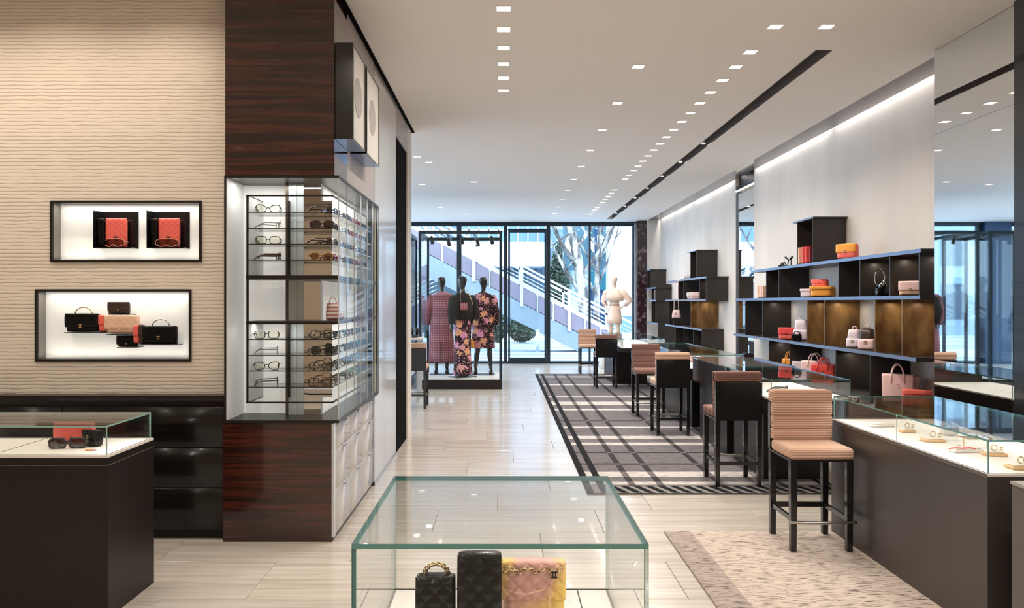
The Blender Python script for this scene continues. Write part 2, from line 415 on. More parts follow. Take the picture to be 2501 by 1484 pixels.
# far window wall  ------------------------------------------------
WY = 20.4
def wx(px): return PX(px, WY)
wz0, wz1 = .05, 3.60
hd = struct('trim_3', MB().box(-6.5, 4.0, WY-.05, WY+.12, 3.60, 3.70).box(-6.5, 3.5, WY-.12, WY-.05, 3.665, 3.70), M_mull)
tag(hd, kind='structure')
win = thing('window_1', kind='structure')
mull = [(-5.25, .12), (wx(905), .08), (wx(1121.5), .12), (wx(1235), .09), (wx(1339), .10), (wx(1440), .05), (wx(1546), .04)]
for x, w in mull:
    obj('mullion', MB().box(x-w/2, x+w/2, WY-.05, WY+.06, 0, wz1), M_mull, win)
for a, b in zip(mull[:-1], mull[1:]):
    x0 = a[0]+a[1]/2; x1 = b[0]-b[1]/2
    obj('pane', MB().pane(x0, x1, WY, WY+.012, wz0, wz1), [M_winglass, M_edge], win)
obj('sill', MB().box(-5.3, 3.46, WY-.06, WY+.08, 0, .06), M_mull, win)
dr = thing('door_1', kind='structure')
dx0, dx1 = wx(1241), wx(1334)
df = MB(); df.box(dx0, dx0+.05, WY-.09, WY-.055, .06, 3.52); df.box(dx1-.05, dx1, WY-.09, WY-.055, .06, 3.52); df.box(dx0+.05, dx1-.05, WY-.09, WY-.055, 3.42, 3.52); df.box(dx0+.05, dx1-.05, WY-.09, WY-.055, .06, .15)
obj('door_frame', df, M_mull, dr)
obj('door_pane', MB().pane(dx0+.05, dx1-.05, WY-.078, WY-.07, .15, 3.42), [M_winglass, M_edge], dr)
struct('wall_far', MB().box(3.68, 4.02, 19.9, 20.5, 0, CEIL), M_white)
struct('trim_4', MB().box(3.44, 3.68, 20.0, 20.5, .0, CEIL-.01), M_marble)
struct('trim_5', MB().box(wx(1548), 3.44, 20.25, 20.5, 0, CEIL-.04), M_post)
# wall part to the left of the windows, seen in the big mirror
struct('wall_column', MB().box(-6.0, -5.31, 20.2, 20.5, 0, CEIL), M_navy)
ls = thing('lit_display_wall', 'bright white shelving wall beyond the windows, seen in the mirror', 'display wall', (-6.2, 20.2, 0), world=True)
obj('lit_back', MB().box(-6.45, -6.02, 20.3, 20.4, 0.3, 3.5), M_backlit, ls)
for z in (.9, 1.3, 1.7, 2.1): obj('shelf', MB().box(-6.45, -6.02, 20.15, 20.3, z, z+.02), M_frameblk, ls)

# ---- partition on the left (column, side wall)
XS = -1.131; YF = 5.2
# beige wall with two niches
BY = 5.35
bw = thing('wall_front_left', kind='structure')
def bx(px): return PX(px, BY)
def bz(py): return PZ(py, BY)
N1 = (bx(124), bx(493), bz(640), bz(490)); N2 = (bx(87), bx(468), bz(882), bz(706))
zb = bz(967)
m = MB(); xl, xr = -6.5, -1.862
yb = BY+.12
m.box(xl, xr, BY, yb, N1[3], CEIL)
m.box(xl, N1[0], BY, yb, N1[2], N1[3]); m.box(N1[1], xr, BY, yb, N1[2], N1[3])
m.box(xl, xr, BY, yb, N2[3], N1[2])
m.box(xl, N2[0], BY, yb, N2[2], N2[3]); m.box(N2[1], xr, BY, yb, N2[2], N2[3])
m.box(xl, xr, BY, yb, 0, N2[2])
obj('combed_plaster', m, M_beige, bw)
obj('wall_core', MB().box(-6.5, -1.87, yb, 5.62, 0, CEIL), M_white, bw)
for N, nm in ((N1, 'upper'), (N2, 'lower')):
    th = thing('display_niche', f'{nm} backlit white wall niche with slim dark frame in the combed plaster wall', 'niche', (N[0], BY, N[2]), world=True)
    f = MB(); e = .016; a, b, c, d = N
    f.box(a, b, BY-.012, BY+.075, d-e, d); f.box(a, b, BY-.012, BY+.075, c, c+e); f.box(a, a+e, BY-.012, BY+.075, c+e, d-e); f.box(b-e, b, BY-.012, BY+.075, c+e, d-e)
    obj('frame', f, M_frameblk, th)
    obj('back_panel', MB().box(a+e, b-e, BY+.085, BY+.095, c+e, d-e), M_backlit, th)
    obj('left_cheek', MB().box(a+e, a+e+.004, BY+.0, BY+.085, c+e, d-e), mat('niche_grey', S(120, 116, 112), .5), th)
    area('niche_strip', ((a+b)/2, BY+.03, d-e-.006), b-a-.1, 1.3*STRIP_W, (1, .93, .82), th, .03)
    area('niche_strip', ((a+b)/2, BY+.03, c+e+.006), b-a-.1, .6*STRIP_W, (1, .93, .82), th, .03, rot=(PI, 0, 0))

# black cabinet run below the beige wall
cb = thing('base_cabinet', 'long glossy black wood cabinet below the combed plaster wall', 'cabinet', (-3, 5.3, 0), world=True)
obj('carcass', MB().box(-6.4, -1.87, 5.25, BY-.002, .07, .90), M_blackwood, cb)
obj('top_rail', MB().box(-6.4, -1.87, 5.22, BY-.002, .955, .975), M_frameblk, cb)
obj('recess', MB().box(-6.4, -1.87, 5.30, BY-.002, .90, .955), M_black, cb)
obj('toe_kick', MB().box(-6.4, -1.87, 5.29, BY-.002, 0, .07), M_dark, cb)
for i in range(4):
    x1 = -1.875 - i*1.1; x0 = x1-1.095
    for z0, z1 in ((.075, .35), (.354, .62), (.624, .895)):
        fr = obj('drawer_front', MB().rbox(x0, x1, 5.236, 5.25, z0, z1, .002, 1), M_blackwood, cb)

# ---- wood column
cw = thing('wood_column', kind='structure')
obj('upper_cladding', MB().box(-1.861, XS, YF, 5.62, 2.449, CEIL), M_wood, cw)
obj('lower_cladding', MB().box(-1.876, -1.150, YF, 5.26, 0.0, .795), M_wood, cw)
obj('lower_core', MB().box(-1.86, -1.18, 5.26, 6.8, 0.0, .79), M_dark, cw)
obj('side_cladding', MB().box(-1.86, XS, 5.62, 6.79, 2.449, CEIL), M_dull, cw)
# partition behind the column
pw = thing('wall_partition', kind='structure')
obj('pale_panel', MB().box(-1.86, XS, 6.803, 8.165, 0, CEIL), M_panel, pw)
obj('end_panel', MB().box(-1.86, XS, 9.14, 9.55, 0, CEIL), M_white, pw)
obj('over_panel', MB().box(-1.86, XS, 8.17, 9.137, 3.352, CEIL), M_dull, pw)
obj('dark_recess', MB().box(-1.86, XS-.012, 8.17, 9.137, 0, 3.35), M_matt, pw)
obj('seam', MB().box(-1.2, XS+.0012, 6.79, 6.803, 0, CEIL), M_frameblk, pw)
struct('baseboard_left', MB().box(XS, XS+.006, 6.8, 8.165, 0, .03), M_steel)

# drawers under the eyewear cabinet
dc = thing('drawer_cabinet', 'pale glossy drawer cabinet with nine drawers under the eyewear display', 'cabinet', (-1.16, 6, 0), world=True)
obj('carcass', MB().box(-1.178, -1.150, 5.262, 6.795, .03, .79), M_frameblk, dc)
obj('front_stile', MB().box(-1.150, XS, 5.2, 5.235, .03, .79), M_panel, dc)
ys = [5.24, 5.73, 6.22, 6.79]; zs = [.04, .339, .608, .785]
for i in range(3):
    for j in range(3):
        d = obj('drawer', MB().rbox(-1.150, XS, ys[i]+.002, ys[i+1]-.002, zs[j]+.002, zs[j+1]-.002, .0015, 1), M_panel, dc)
        yc = (ys[i]+ys[i+1])/2; zt = zs[j+1]-.004
        h = MB().box(XS, XS+.022, yc-.006, yc+.006, zt-.016, zt-.006).box(XS+.018, XS+.026, yc-.035, yc+.035, zt-.018, zt-.004)
        obj('handle', h, M_steel, d)
obj('plinth', MB().box(-1.18, -1.145, 5.21, 6.79, 0, .03), M_frameblk, dc)

# ---- framed panels with grey discs on the side wall
def art(y0, y1, lab):
    a = thing('wall_lightbox', lab, 'wall panel', (-1.07, (y0+y1)/2, 2.7), world=True, group='pair of disc panels')
    z0, z1, X0, X1 = 2.695, 3.34, XS+.002, -1.007
    f = MB(); f.box(X0, X1-.006, y0, y0+.012, z0, z1).box(X0, X1-.006, y1-.012, y1, z0, z1).box(X0, X1-.006, y0+.012, y1-.012, z1-.012, z1)
    f.box(X1-.006, X1, y0, y0+.02, z0, z1).box(X1-.006, X1, y1-.02, y1, z0, z1).box(X1-.006, X1, y0+.02, y1-.02, z1-.012, z1).box(X1-.006, X1, y0+.02, y1-.02, z0, z0+.008)
    obj('frame', f, M_black, a)
    obj('white_face', MB().box(X1-.014, X1-.006, y0+.02, y1-.02, z0+.008, z1-.012), mat('white_face_panel', S(222, 219, 215), .4), a)
    cy, cz, r = (y0+y1)/2-.02, 3.02, .135
    obj('grey_disc', MB().prism([(cy+math.cos(t*PI/24)*r, cz+math.sin(t*PI/24)*r) for t in range(48)], X1-.006, X1-.003, 'X'), mat('grey_disc', S(168, 163, 162), .5), a)
    obj('glass_underside', MB().box(X0, X1-.006, y0+.012, y1-.012, z0, z0+.01), mat('blue_underside', S(120, 150, 190), .08, .8), a)
art(5.215, 5.66, 'nearer of the two white framed panels with a grey disc above the eyewear display')
art(5.73, 6.31, 'farther of the two white framed panels with a grey disc above the eyewear display')
# ================================================================ EYEWEAR CABINET
def ex(px, Y=YF): return PX(px, Y)
def ez(py, Y=YF): return PZ(py, Y)
ec = thing('eyewear_cabinet', 'corner eyewear display cabinet with lit white backing, black racks and glass shelves', 'display cabinet', (-1.5, 5.3, .8), world=True)
CX0, CX1 = ex(548), -1.10; CZ0, CZ1 = .80, ez(430); CY1 = 6.86
obj('top_slab', MB().box(CX0, CX1, YF-.004, CY1, CZ1-.012, CZ1+.004), M_frameblk, ec)
obj('bottom_slab', MB().box(CX0, CX1, YF-.004, CY1, CZ0-.006, CZ0+.012), M_frameblk, ec)
obj('left_post', MB().box(CX0, CX0+.012, YF-.004, 5.62, CZ0+.012, CZ1-.012), M_frameblk, ec)
obj('far_post', MB().box(CX1-.02, CX1, CY1-.03, CY1, CZ0+.012, CZ1-.012), M_frameblk, ec)
z0, z1 = CZ0+.012, CZ1-.012
BKY = 5.54
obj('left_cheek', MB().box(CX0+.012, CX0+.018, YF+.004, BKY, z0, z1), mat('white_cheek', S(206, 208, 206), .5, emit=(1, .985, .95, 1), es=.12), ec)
obj('back_panel', MB().box(CX0+.018, ex(741, BKY), BKY, BKY+.01, z0, z1), M_backlit, ec)
obj('corner_post', MB().box(ex(708, 5.5), ex(745, 5.5), 5.46, 5.50, z0, z1).box(ex(722, 5.5), ex(728, 5.5), 5.452, 5.46, z0, z1), mat('silver_post', S(196, 208, 214), .2, .3), ec)
obj('post_edge', MB().box(ex(702, 5.5), ex(708, 5.5), 5.455, 5.50, z0, z1), mat('bronze_edge', S(96, 88, 78), .3, .6), ec)
obj('corner_mirror', MB().box(ex(745, 5.5), ex(790, 5.5), 5.47, 5.475, z0, z1), M_mirror, ec)
BX = -1.285
nb = 6
for i in range(nb):
    y0 = 5.5 + i*(CY1-.06-5.5)/nb; y1 = 5.5 + (i+1)*(CY1-.06-5.5)/nb
    obj('back_panel', MB().box(BX-.01, BX, y0+.002, y1-.002, z0, z1), M_backlit, ec)
obj('end_panel', MB().box(BX, CX1-.02, CY1-.04, CY1-.03, z0, z1), mat('cream_panel', S(214, 212, 196), .4), ec)
obj('return_panel', MB().box(ex(790, 5.5), BX, 5.47, 5.475, z0, z1), M_backlit, ec)
for i in range(6):
    y0 = YF + i*(CY1-YF-.03)/6; y1 = YF + (i+1)*(CY1-YF-.03)/6
    obj('side_glass', MB().pane(CX1-.006, CX1, y0+.001, y1-.001, z0, z1), [M_sideglass, M_post], ec)
# racks
RX0, RX1 = ex(600), ex(812)
RY0 = YF+.012; SY = 6.74
def rack(zt, zb_, shelves, nm):
    r = obj('rack_frame', MB().box(RX0, RX1, RY0, RY0+.012, zt-.010, zt).box(RX0, RX1, RY0, RY0+.012, zb_, zb_+.010).box(RX0, RX0+.012, RY0, RY0+.012, zb_+.010, zt-.010)
            .box(ex(703, 5.44), ex(708, 5.44), 5.44, 5.452, zb_+.01, zt-.01).box(RX0, RX0+.012, RY0, BKY, zt-.01, zt-.001).box(RX0, RX0+.012, RY0, BKY, zb_+.001, zb_+.01)
            .box(RX1-.006, RX1, RY0, SY, zt-.012, zt).box(RX1-.006, RX1, RY0, SY, zb_, zb_+.012).box(RX1-.02, RX1, SY-.03, SY, zb_+.01, zt-.01), M_frameblk, ec)
    obj('rack_cheek', MB().box(RX0+.012, RX0+.014, RY0+.012, BKY, zb_+.01, zt-.01), mat('pale_cheek', S(200, 202, 202), .4), ec)
    obj('rack_mirror', MB().box(ex(750, 5.46), ex(812, 5.46), 5.455, 5.46, zb_+.01, zt-.01), M_mirror, ec)
    for z in shelves:
        obj('glass_shelf', MB().pane(RX0+.002, RX1, RY0, 5.44, z-.006, z), [M_glass, M_frameblk], ec)
        obj('side_shelf', MB().pane(BX+.002, RX1, 5.46, SY, z-.006, z), [M_glass, M_post], ec)
U = [ez(y) for y in (517, 556, 594.5, 633.5)]; L = [ez(y) for y in (828, 867, 905, 944.5)]
rack(ez(475), ez(676), U, 'upper'); rack(ez(788), ez(985), L, 'lower')
mz1, mz0 = ez(672), ez(682)
obj('middle_slab', MB().box(RX0, CX1-.008, RY0-.008, 5.46, mz0, mz1).box(BX, CX1-.008, 5.46, SY+.04, mz0, mz1), M_frameblk, ec)
mz3, mz2 = ez(784), ez(790)
obj('middle_slab', MB().box(RX0, CX1-.008, RY0-.008, 5.46, mz2, mz3).box(BX, CX1-.008, 5.46, SY+.04, mz2, mz3), M_frameblk, ec)
obj('middle_post', MB().box(RX0, RX0+.014, RY0, RY0+.012, mz3, mz0), M_frameblk, ec)
area('case_strip', (-1.55, 5.33, CZ1-.02), .5, 2.2*STRIP_W, (1, .96, .9), ec, .05)
area('case_strip', (-1.19, 6.15, CZ1-.02), .05, 2.6*STRIP_W, (1, .96, .9), ec, 1.1)
area('case_strip', (-1.55, 5.33, mz2-.005), .4, .9*STRIP_W, (1, .96, .9), ec, .05)
area('case_strip', (-1.19, 6.15, mz2-.005), .05, 1.2*STRIP_W, (1, .96, .9), ec, 1.1)

# ---------------------------------------------------------------- glasses
def rim_pts(w, h, shape, cx):
    P = []
    for k in range(20):
        t = 2*PI*k/20; c, s_ = math.cos(t), math.sin(t)
        if shape == 'round': x, z = c*w/2, s_*h/2
        elif shape == 'cat':
            x = math.copysign(abs(c)**.7, c)*w/2; z = math.copysign(abs(s_)**.75, s_)*h/2 + (.22*h*(x/w) if s_ > 0 else -.12*h*(x/w))*(1 if cx > 0 else -1)
        elif shape == 'aviator': x = math.copysign(abs(c)**.85, c)*w/2*(1 if s_ > 0 else .86); z = s_*h/2*(.85 if s_ > 0 else 1.1)
        else: x = math.copysign(abs(c)**.5, c)*w/2; z = math.copysign(abs(s_)**.55, s_)*h/2
        P.append((cx+x, 0, h/2+z+.002))
    return P
def make_glasses(name, shape, mf, ml, thick=.0022, tl=.125, w=.058, h=.044, label=None, cat='glasses', flat=1):
    t = thing(name, label, cat)
    f = MB(); cx = w/2+.010
    for s_ in (-1, 1): f.tube(rim_pts(w, h, shape, s_*cx), thick, 6, True)
    f.tube([(-.012, 0, h*.62), (0, -.002, h*.70), (.012, 0, h*.62)], thick*1.1, 6)
    obj('rim', f, mf, t)
    for s_ in (-1, 1):
        P = rim_pts(w-.001, h-.001, shape, s_*cx); n = len(P)
        c = Vector((s_*cx, -.003, h/2))
        obj('lens', MB().add(P+[tuple(c)], [(i, (i+1) % n, n) for i in range(n)], 0, True), ml, t)
        X = s_*(cx+w/2)
        obj('temple', MB().tube([(X-s_*.002, 0, h*.72), (X+s_*.004, .006, h*.72), (X+s_*.003, tl*.7, h*.70), (X-s_*.002, tl*.88, h*.5), (X-s_*.006, tl, h*.12)], [thick*1.3*flat, thick*1.5*flat, thick*1.4*flat, thick*1.6, thick*1.3], 6), mf, t)
    return t
def make_visor(label, mf, w=.145, h=.05):
    t = thing('visor_sunglasses', label, 'glasses')
    P = []
    for k in range(36):
        a = 2*PI*k/36; x = math.copysign(abs(math.cos(a))**.6, math.cos(a))*w/2; z = h/2+math.copysign(abs(math.sin(a))**.6, math.sin(a))*h/2*(.8 if abs(x) > w*.3 and math.sin(a) < 0 else 1)
        if math.sin(a) < 0 and abs(x) < w*.12: z += .014*(1-abs(x)/(w*.12))
        P.append((x, abs(x)**2*3.0, z+.003))
    obj('rim', MB().tube(P, .003, 6, True), mf, t)
    n = len(P); L_ = MB(); c = [(p[0]*.5, (p[0]*.5)**2*3.0-.001, h/2+(p[2]-h/2)*.2) for p in P]
    L_.add(P+c, [(i, (i+1) % n, n+(i+1) % n, n+i) for i in range(n)]+[tuple(range(n, 2*n))], 0, True)
    obj('lens', L_, M_lensbrown, t)
    for s_ in (-1, 1): obj('temple', MB().tube([(s_*w/2, .016, h*.7), (s_*(w/2+.002), .03, h*.7), (s_*w/2*.97, .055, h*.6)], .003, 6), mf, t)
    return t
M_fr_black = mat('black_acetate', S(22, 20, 22), .15, coat=.5); M_fr_brown = mat('brown_acetate', S(70, 40, 30), .15, coat=.5)
M_fr_olive = mat('olive_acetate', S(58, 54, 44), .2, coat=.4); M_fr_blue = mat('blue_acetate', S(40, 62, 110), .15, coat=.5)
M_fr_mag = mat('magenta_acetate', S(130, 40, 66), .15, coat=.5); M_fr_gold = mat('gold_wire', S(200, 160, 100), .2, 1)
M_fr_teal = mat('teal_acetate', S(40, 120, 130), .15, coat=.4); M_fr_green = mat('green_acetate', S(96, 140, 50), .15, coat=.4)
R = math.radians
front = [ # shelf z, px, shape, frame mat, lens mat, rotz, label
 (U[0], 659, 'cat', M_fr_olive, M_lensclear, 12, 'olive cat-eye eyeglasses on the top shelf at the cabinet front'),
 (U[1], 659, 'square', M_fr_black, M_lensclear, 118, 'thin black eyeglasses seen side-on, second shelf at the cabinet front'),
 (U[2], 659, 'square', M_fr_olive, M_lensclear, 12, 'olive butterfly eyeglasses on the third shelf at the cabinet front'),
 (U[3], 659, 'square', M_fr_brown, M_lensclear, 116, 'brown thick-armed eyeglasses side-on, bottom shelf of the upper rack'),
 (U[0], 782, 'square', M_fr_black, M_lensbrown, 112, 'brown sunglasses side-on before the mirror, top shelf of the upper rack'),
 (U[1], 790, 'square', mat('burgundy_acetate', S(60, 24, 26), .15, coat=.4), M_lensdark, 8, 'burgundy oversized sunglasses before the mirror, second shelf of the upper rack'),
 (U[2], 782, 'cat', M_fr_brown, M_lensbrown, 112, 'brown sunglasses side-on before the mirror, third shelf of the upper rack'),
 (U[3], 788, 'aviator', M_fr_gold, M_lensbrown, 10, 'brown aviator sunglasses before the mirror, lowest shelf of the upper rack'),
 (L[0], 656, 'square', M_fr_olive, M_lensclear, 14, 'octagonal olive eyeglasses on the top shelf of the lower rack'),
 (L[1], 656, 'square', M_fr_black, M_lensclear, 104, 'very thin black eyeglasses side-on, second shelf of the lower rack'),
 (L[2], 656, 'cat', M_fr_olive, M_lensclear, 16, 'round cat-eye eyeglasses on the third shelf of the lower rack'),
 (L[3], 656, 'square', M_fr_olive, M_lensdark, 108, 'dark olive sunglasses side-on, lowest shelf of the lower rack'),
 (L[0], 790, 'square', M_fr_black, M_lensclear, 20, 'black eyeglasses with clear lenses before the mirror, lower rack top shelf'),
 (L[1], 792, 'cat', M_fr_black, M_lensdark, 22, 'black cat-eye sunglasses before the mirror, lower rack second shelf'),
 (L[2], 788, 'round', M_fr_black, M_lensclear, 16, 'round black eyeglasses before the mirror, lower rack third shelf'),
 (L[3], 786, 'square', M_fr_brown, M_lensclear, 14, 'burgundy eyeglasses before the mirror, lower rack lowest shelf'),
]
for z, px, shp, mf, ml, rz, lab in front:
    g = make_glasses('eyeglasses' if ml == M_lensclear else 'sunglasses', shp, mf, ml, .0026 if 'thin' not in lab else .0014, .13, label=lab, cat='glasses', flat=2.0 if 'thick' in lab else 1)
    sd = abs(rz) > 60
    g.location = (ex(px, 5.31)+(.055 if sd else 0), 5.33 if sd else 5.27, z+.001); g.rotation_euler = (0, 0, R(rz)); g.scale = (1.15,)*3
side_pro = {}
for key, (shp, mf, ml, nm) in {'black': ('square', M_fr_black, M_lensdark, 'black'), 'blue': ('square', M_fr_blue, M_lensblue, 'blue'), 'mag': ('cat', M_fr_mag, M_lenspink, 'magenta'),
        'brown': ('round', M_fr_brown, M_lensbrown, 'brown'), 'teal': ('round', M_fr_teal, M_lensblue, 'teal'), 'green': ('cat', M_fr_green, M_lensclear, 'green'), 'clear': ('square', M_fr_black, M_lensclear, 'black clear-lens')}.items():
    side_pro[key] = (shp, mf, ml, nm)
protos = {}
seqs = {('upper', 0): ['blue', 'black', 'blue', 'mag', 'mag', 'black', 'black'], ('upper', 1): ['black', 'clear', 'mag', 'mag', 'mag', 'black', 'black'],
        ('upper', 2): ['black', 'blue', 'blue', 'mag', 'clear', 'black', 'black'], ('upper', 3): ['mag', 'black', 'black', 'mag', 'mag', 'clear', 'black'],
        ('lower', 0): ['black', 'teal', 'clear', 'clear', 'teal', 'clear', 'black'], ('lower', 1): ['black', 'black', 'clear', 'blue', 'teal', 'black', 'black'],
        ('lower', 2): ['clear', 'clear', 'blue', 'clear', 'teal', 'clear', 'black'], ('lower', 3): ['brown', 'black', 'clear', 'green', 'teal', 'blue', 'black']}
for (rk, si), sq in seqs.items():
    for k, key in enumerate(sq):
        z = (U if rk == 'upper' else L)[si]; y = 5.56 + k*.168 if k else 5.44
        lab = f'{side_pro[key][3]} glasses on side shelf {["topmost","second","third","lowest"][si]} of the {rk} rack, {ORD[k]} from the corner'
        if key not in protos:
            shp, mf, ml, nm = side_pro[key]
            g = make_glasses('sunglasses', shp, mf, ml, .0026, .105, label=lab); protos[key] = g
        else: g = dup(protos[key], (0, 0, 0), 0, lab)
        g['label'] = lab; g['category'] = 'glasses'; g['group'] = 'glasses on the side shelves'
        g.location = (RX1-.02, y, z+.001); g.rotation_euler = (0, 0, R(90+random.uniform(-8, 8)))
# middle compartment on the side: striped bag and a small pink piece
sb = thing('striped_bag', 'small pale striped tote with a chain handle in the middle compartment of the eyewear cabinet', 'bag', (-1.19, 5.42, mz3))
M_stripe = mat('pink_stripes', S(220, 190, 190), .5)
w_ = nd(M_stripe, 'ShaderNodeTexWave', wave_type='BANDS', bands_direction='Z'); w_.inputs['Scale'].default_value = 12; lk(M_stripe, coords(M_stripe), w_.inputs['Vector'])
lk(M_stripe, ramp(M_stripe, w_.outputs['Fac'], [(.4, S(236, 228, 222)), (.6, S(186, 120, 122))]), bsdf(M_stripe).inputs['Base Color'])
obj('body', MB().pillow(.10, .12, .05, 14, 12, taper=.15), M_stripe, sb)
obj('handle', MB().tube([(-.03, 0, .11), (-.02, 0, .15), (0, 0, .165), (.02, 0, .15), (.03, 0, .11)], .003, 6), M_gold, sb)
sb.rotation_euler = (0, 0, R(35))
sb2 = thing('trinket_pouch', 'tiny pink patterned pouch beside the striped tote in the eyewear cabinet', 'pouch', (-1.19, 5.62, mz3))
obj('body', MB().pillow(.09, .045, .04, 12, 8), M_stripe, sb2); obj('zip', MB().tube([(-.035, 0, .045), (.035, 0, .045)], .003, 6), M_gold, sb2)
sb2.rotation_euler = (0, 0, R(60))

# ================================================================ BAGS
LEATHER = {}
def leather(name, c, rough=.32, coat=.15):
    if name not in LEATHER:
        LEATHER[name] = mat('leather_'+name, c, rough, coat=coat, spec=.5 if max(c[:3]) > .05 else .2)
    return LEATHER[name]
K_black = leather('black', S(13, 13, 14), .27); K_coral = leather('coral', S(238, 108, 98), .35); K_pink = leather('blush', S(236, 202, 202), .4)
K_peach = leather('peach', S(234, 194, 168), .4); K_orange = leather('orange', S(240, 160, 60), .4); K_lil = leather('lilac', S(228, 212, 222), .4)
K_red = leather('red', S(226, 76, 72), .3); K_dbrown = leather('dark_brown', S(64, 48, 42), .35)
def emblem(r=.011, th=.0022):      # two interlaced arcs, mirrored
    m = MB()
    for s_ in (-1, 1):
        P = []
        for k in range(17):
            t = R(45 + k*270/16); P.append((s_*(r*.45*1 + math.cos(t)*r)*1, 0, math.sin(t)*r))
        m.tube(P, th, 6)
    return m
def flap_bag(name, label, w, h, d, mk, mflap=None, handle='none', q=.035, amp=.003, group=None, cat='bag', res=1.0, clasp=True, flapfrac=.62, mhand=None, mclasp=None):
    t = thing(name, label, cat, group=group); nx, nz = int(26*res)+6, int(20*res)+6
    obj('body', MB().pillow(w, h, d, nx, nz, 8, amp, q, 0, .02), mk, t)
    fl_ = MB().pillow(w*1.02, h*flapfrac, d*.35, nx, nz, 8, amp, q, 0, .02, 0, -d*.42, h*(1-flapfrac)+.004)
    obj('flap', fl_, mflap or mk, t)
    if clasp:
        e = emblem(min(w, h)*.085, min(w, h)*.017).xf(Matrix.Translation((0, -d*.62-.002, h*(1-flapfrac)+h*.12)))
        obj('clasp', e, mclasp or M_gold, t)
    if handle == 'arch':
        P = [(math.cos(R(a))*w*.26, 0, h*.97 + math.sin(R(a))*w*.22) for a in range(180, -1, -15)]
        obj('handle', MB().tube(P, .004, 8), mhand or M_gold, t)
    if handle == 'strap':
        P = [(math.cos(R(a))*w*.3, 0, h*.95 + math.sin(R(a))*h*.5) for a in range(180, -1, -15)]
        obj('handle', MB().tube(P, .006, 8), mhand or mk, t)
    if handle == 'chain':
        m = MB()
        for k in range(14):
            a = R(180 - k*180/13); c = Vector((math.cos(a)*w*.3, 0, h*.99 + math.sin(a)*.03))
            mm = MB().tube([(math.cos(2*PI*j/8)*.009, math.sin(2*PI*j/8)*.006, 0) for j in range(8)], .0022, 5, True)
            mm.xf(Matrix.Translation(c) @ Matrix.Rotation(-a+PI/2, 4, 'Y') @ Matrix.Rotation(PI/2*(k % 2), 4, 'X')); m.add(mm.v, mm.f, 0, True)
        obj('chain', m, mhand or M_gold, t)
    return t
def tote(name, label, w, h, d, mk, mh=None, group=None, hh=.1):
    t = thing(name, label, 'bag', group=group)
    m = MB(); n = 6
    for i in range(n+1):
        pass
    m.prism([(-w/2*.94, 0), (w/2*.94, 0), (w/2, h), (-w/2, h)], -d/2, d/2, 'Y')
    b = obj('body', m, mk, t)
    bv = b.modifiers.new('bevel', 'BEVEL'); bv.width = min(.015, d*.3); bv.segments = 3
    for p in b.data.polygons: p.use_smooth = True
    for s_ in (-1, 1):
        P = [(math.cos(R(a))*w*.2, s_*(d/2+.002), h*.86 + max(0, math.sin(R(a)))*hh) for a in range(180, -1, -15)]
        P = [(P[0][0]-.004, P[0][1], h*.7)] + P + [(P[-1][0]+.004, P[-1][1], h*.7)]
        obj('handle', MB().tube(P, .007, 8), mh or mk, t)
    obj('charm', emblem(.014, .003).xf(Matrix.Translation((0, -d/2-.003, h*.6))), mh or M_gold, t)
    return t
def backpack(name, label, w, h, d, mk, mf=None):
    t = thing(name, label, 'backpack')
    obj('body', MB().pillow(w, h, d, 20, 18, 5, .002, .04, .25, .06), mf or mk, t)
    obj('front_pocket', MB().pillow(w*.92, h*.5, d*.5, 18, 12, 5, .0015, .04, 0, .04, 0, -d*.42, .004), mk, t)
    obj('handle', MB().tube([(-.02, .01, h*.96), (-.018, .01, h*1.1), (0, .01, h*1.15), (.018, .01, h*1.1), (.02, .01, h*.96)], .006, 8), mk, t)
    for s_ in (-1, 1): obj('strap', MB().tube([(s_*w*.3, d*.4, h*.9), (s_*w*.42, d*.85, h*.6), (s_*w*.36, d*.45, h*.12)], .009, 8), mk, t)
    obj('clasp', emblem(.014, .003).xf(Matrix.Translation((0, -d*.7, h*.36))), M_gold, t)
    return t
def put(o, loc, rz=0, sc_=None, rx=0):
    o.location = loc; o.rotation_euler = (R(rx), 0, R(rz))
    if sc_: o.scale = (sc_,)*3
    return o
def at(px, py, Y): return (PX(px, Y), Y, PZ(py, Y))

# niche 1: two black angle brackets with folded black pouch, coral phone bag, visor sunglasses
NB = BY+.083
for k, (pxl, pxr, nm) in enumerate(((248, 339, 'left'), (376, 464, 'right'))):
    x0, x1 = PX(pxl, NB), PX(pxr, NB); zt, zb2 = PZ(517, NB), PZ(606, NB)
    br = thing('display_bracket', f'{nm} black angled bracket shelf in the upper wall niche', 'bracket', (x0, NB, zb2), world=True)
    obj('back_plate', MB().box(x0, x1, NB-.006, NB, zb2, zt), M_black, br)
    obj('side_plate', MB().box(x0-.004, x0, NB-.105, NB, zb2, zt), M_black, br)
    obj('shelf_plate', MB().box(x0-.004, x1, NB-.105, NB, zb2-.006, zb2), M_black, br)
    put(flap_bag('wallet', f'folded black quilted pouch standing on the {nm} bracket of the upper niche', .05, .20, .06, K_black, clasp=False, res=.6, amp=.002), (x0+.029, NB-.04, zb2), 0)
    b = flap_bag('phone_bag', f'coral quilted phone bag on the {nm} bracket of the upper niche', .143, .20, .035, K_coral, clasp=True, res=.9, flapfrac=.8, mclasp=K_dbrown, q=.04, amp=.004)
    put(b, (x0+.130, NB-.042, zb2))
    g = make_visor(f'amber visor sunglasses in front of the {nm} coral phone bag', mat('rose_acetate', S(214, 150, 130), .2))
    put(g, (x0+.122, NB-.085, zb2+.001), 0 if k else -14, 1.1)
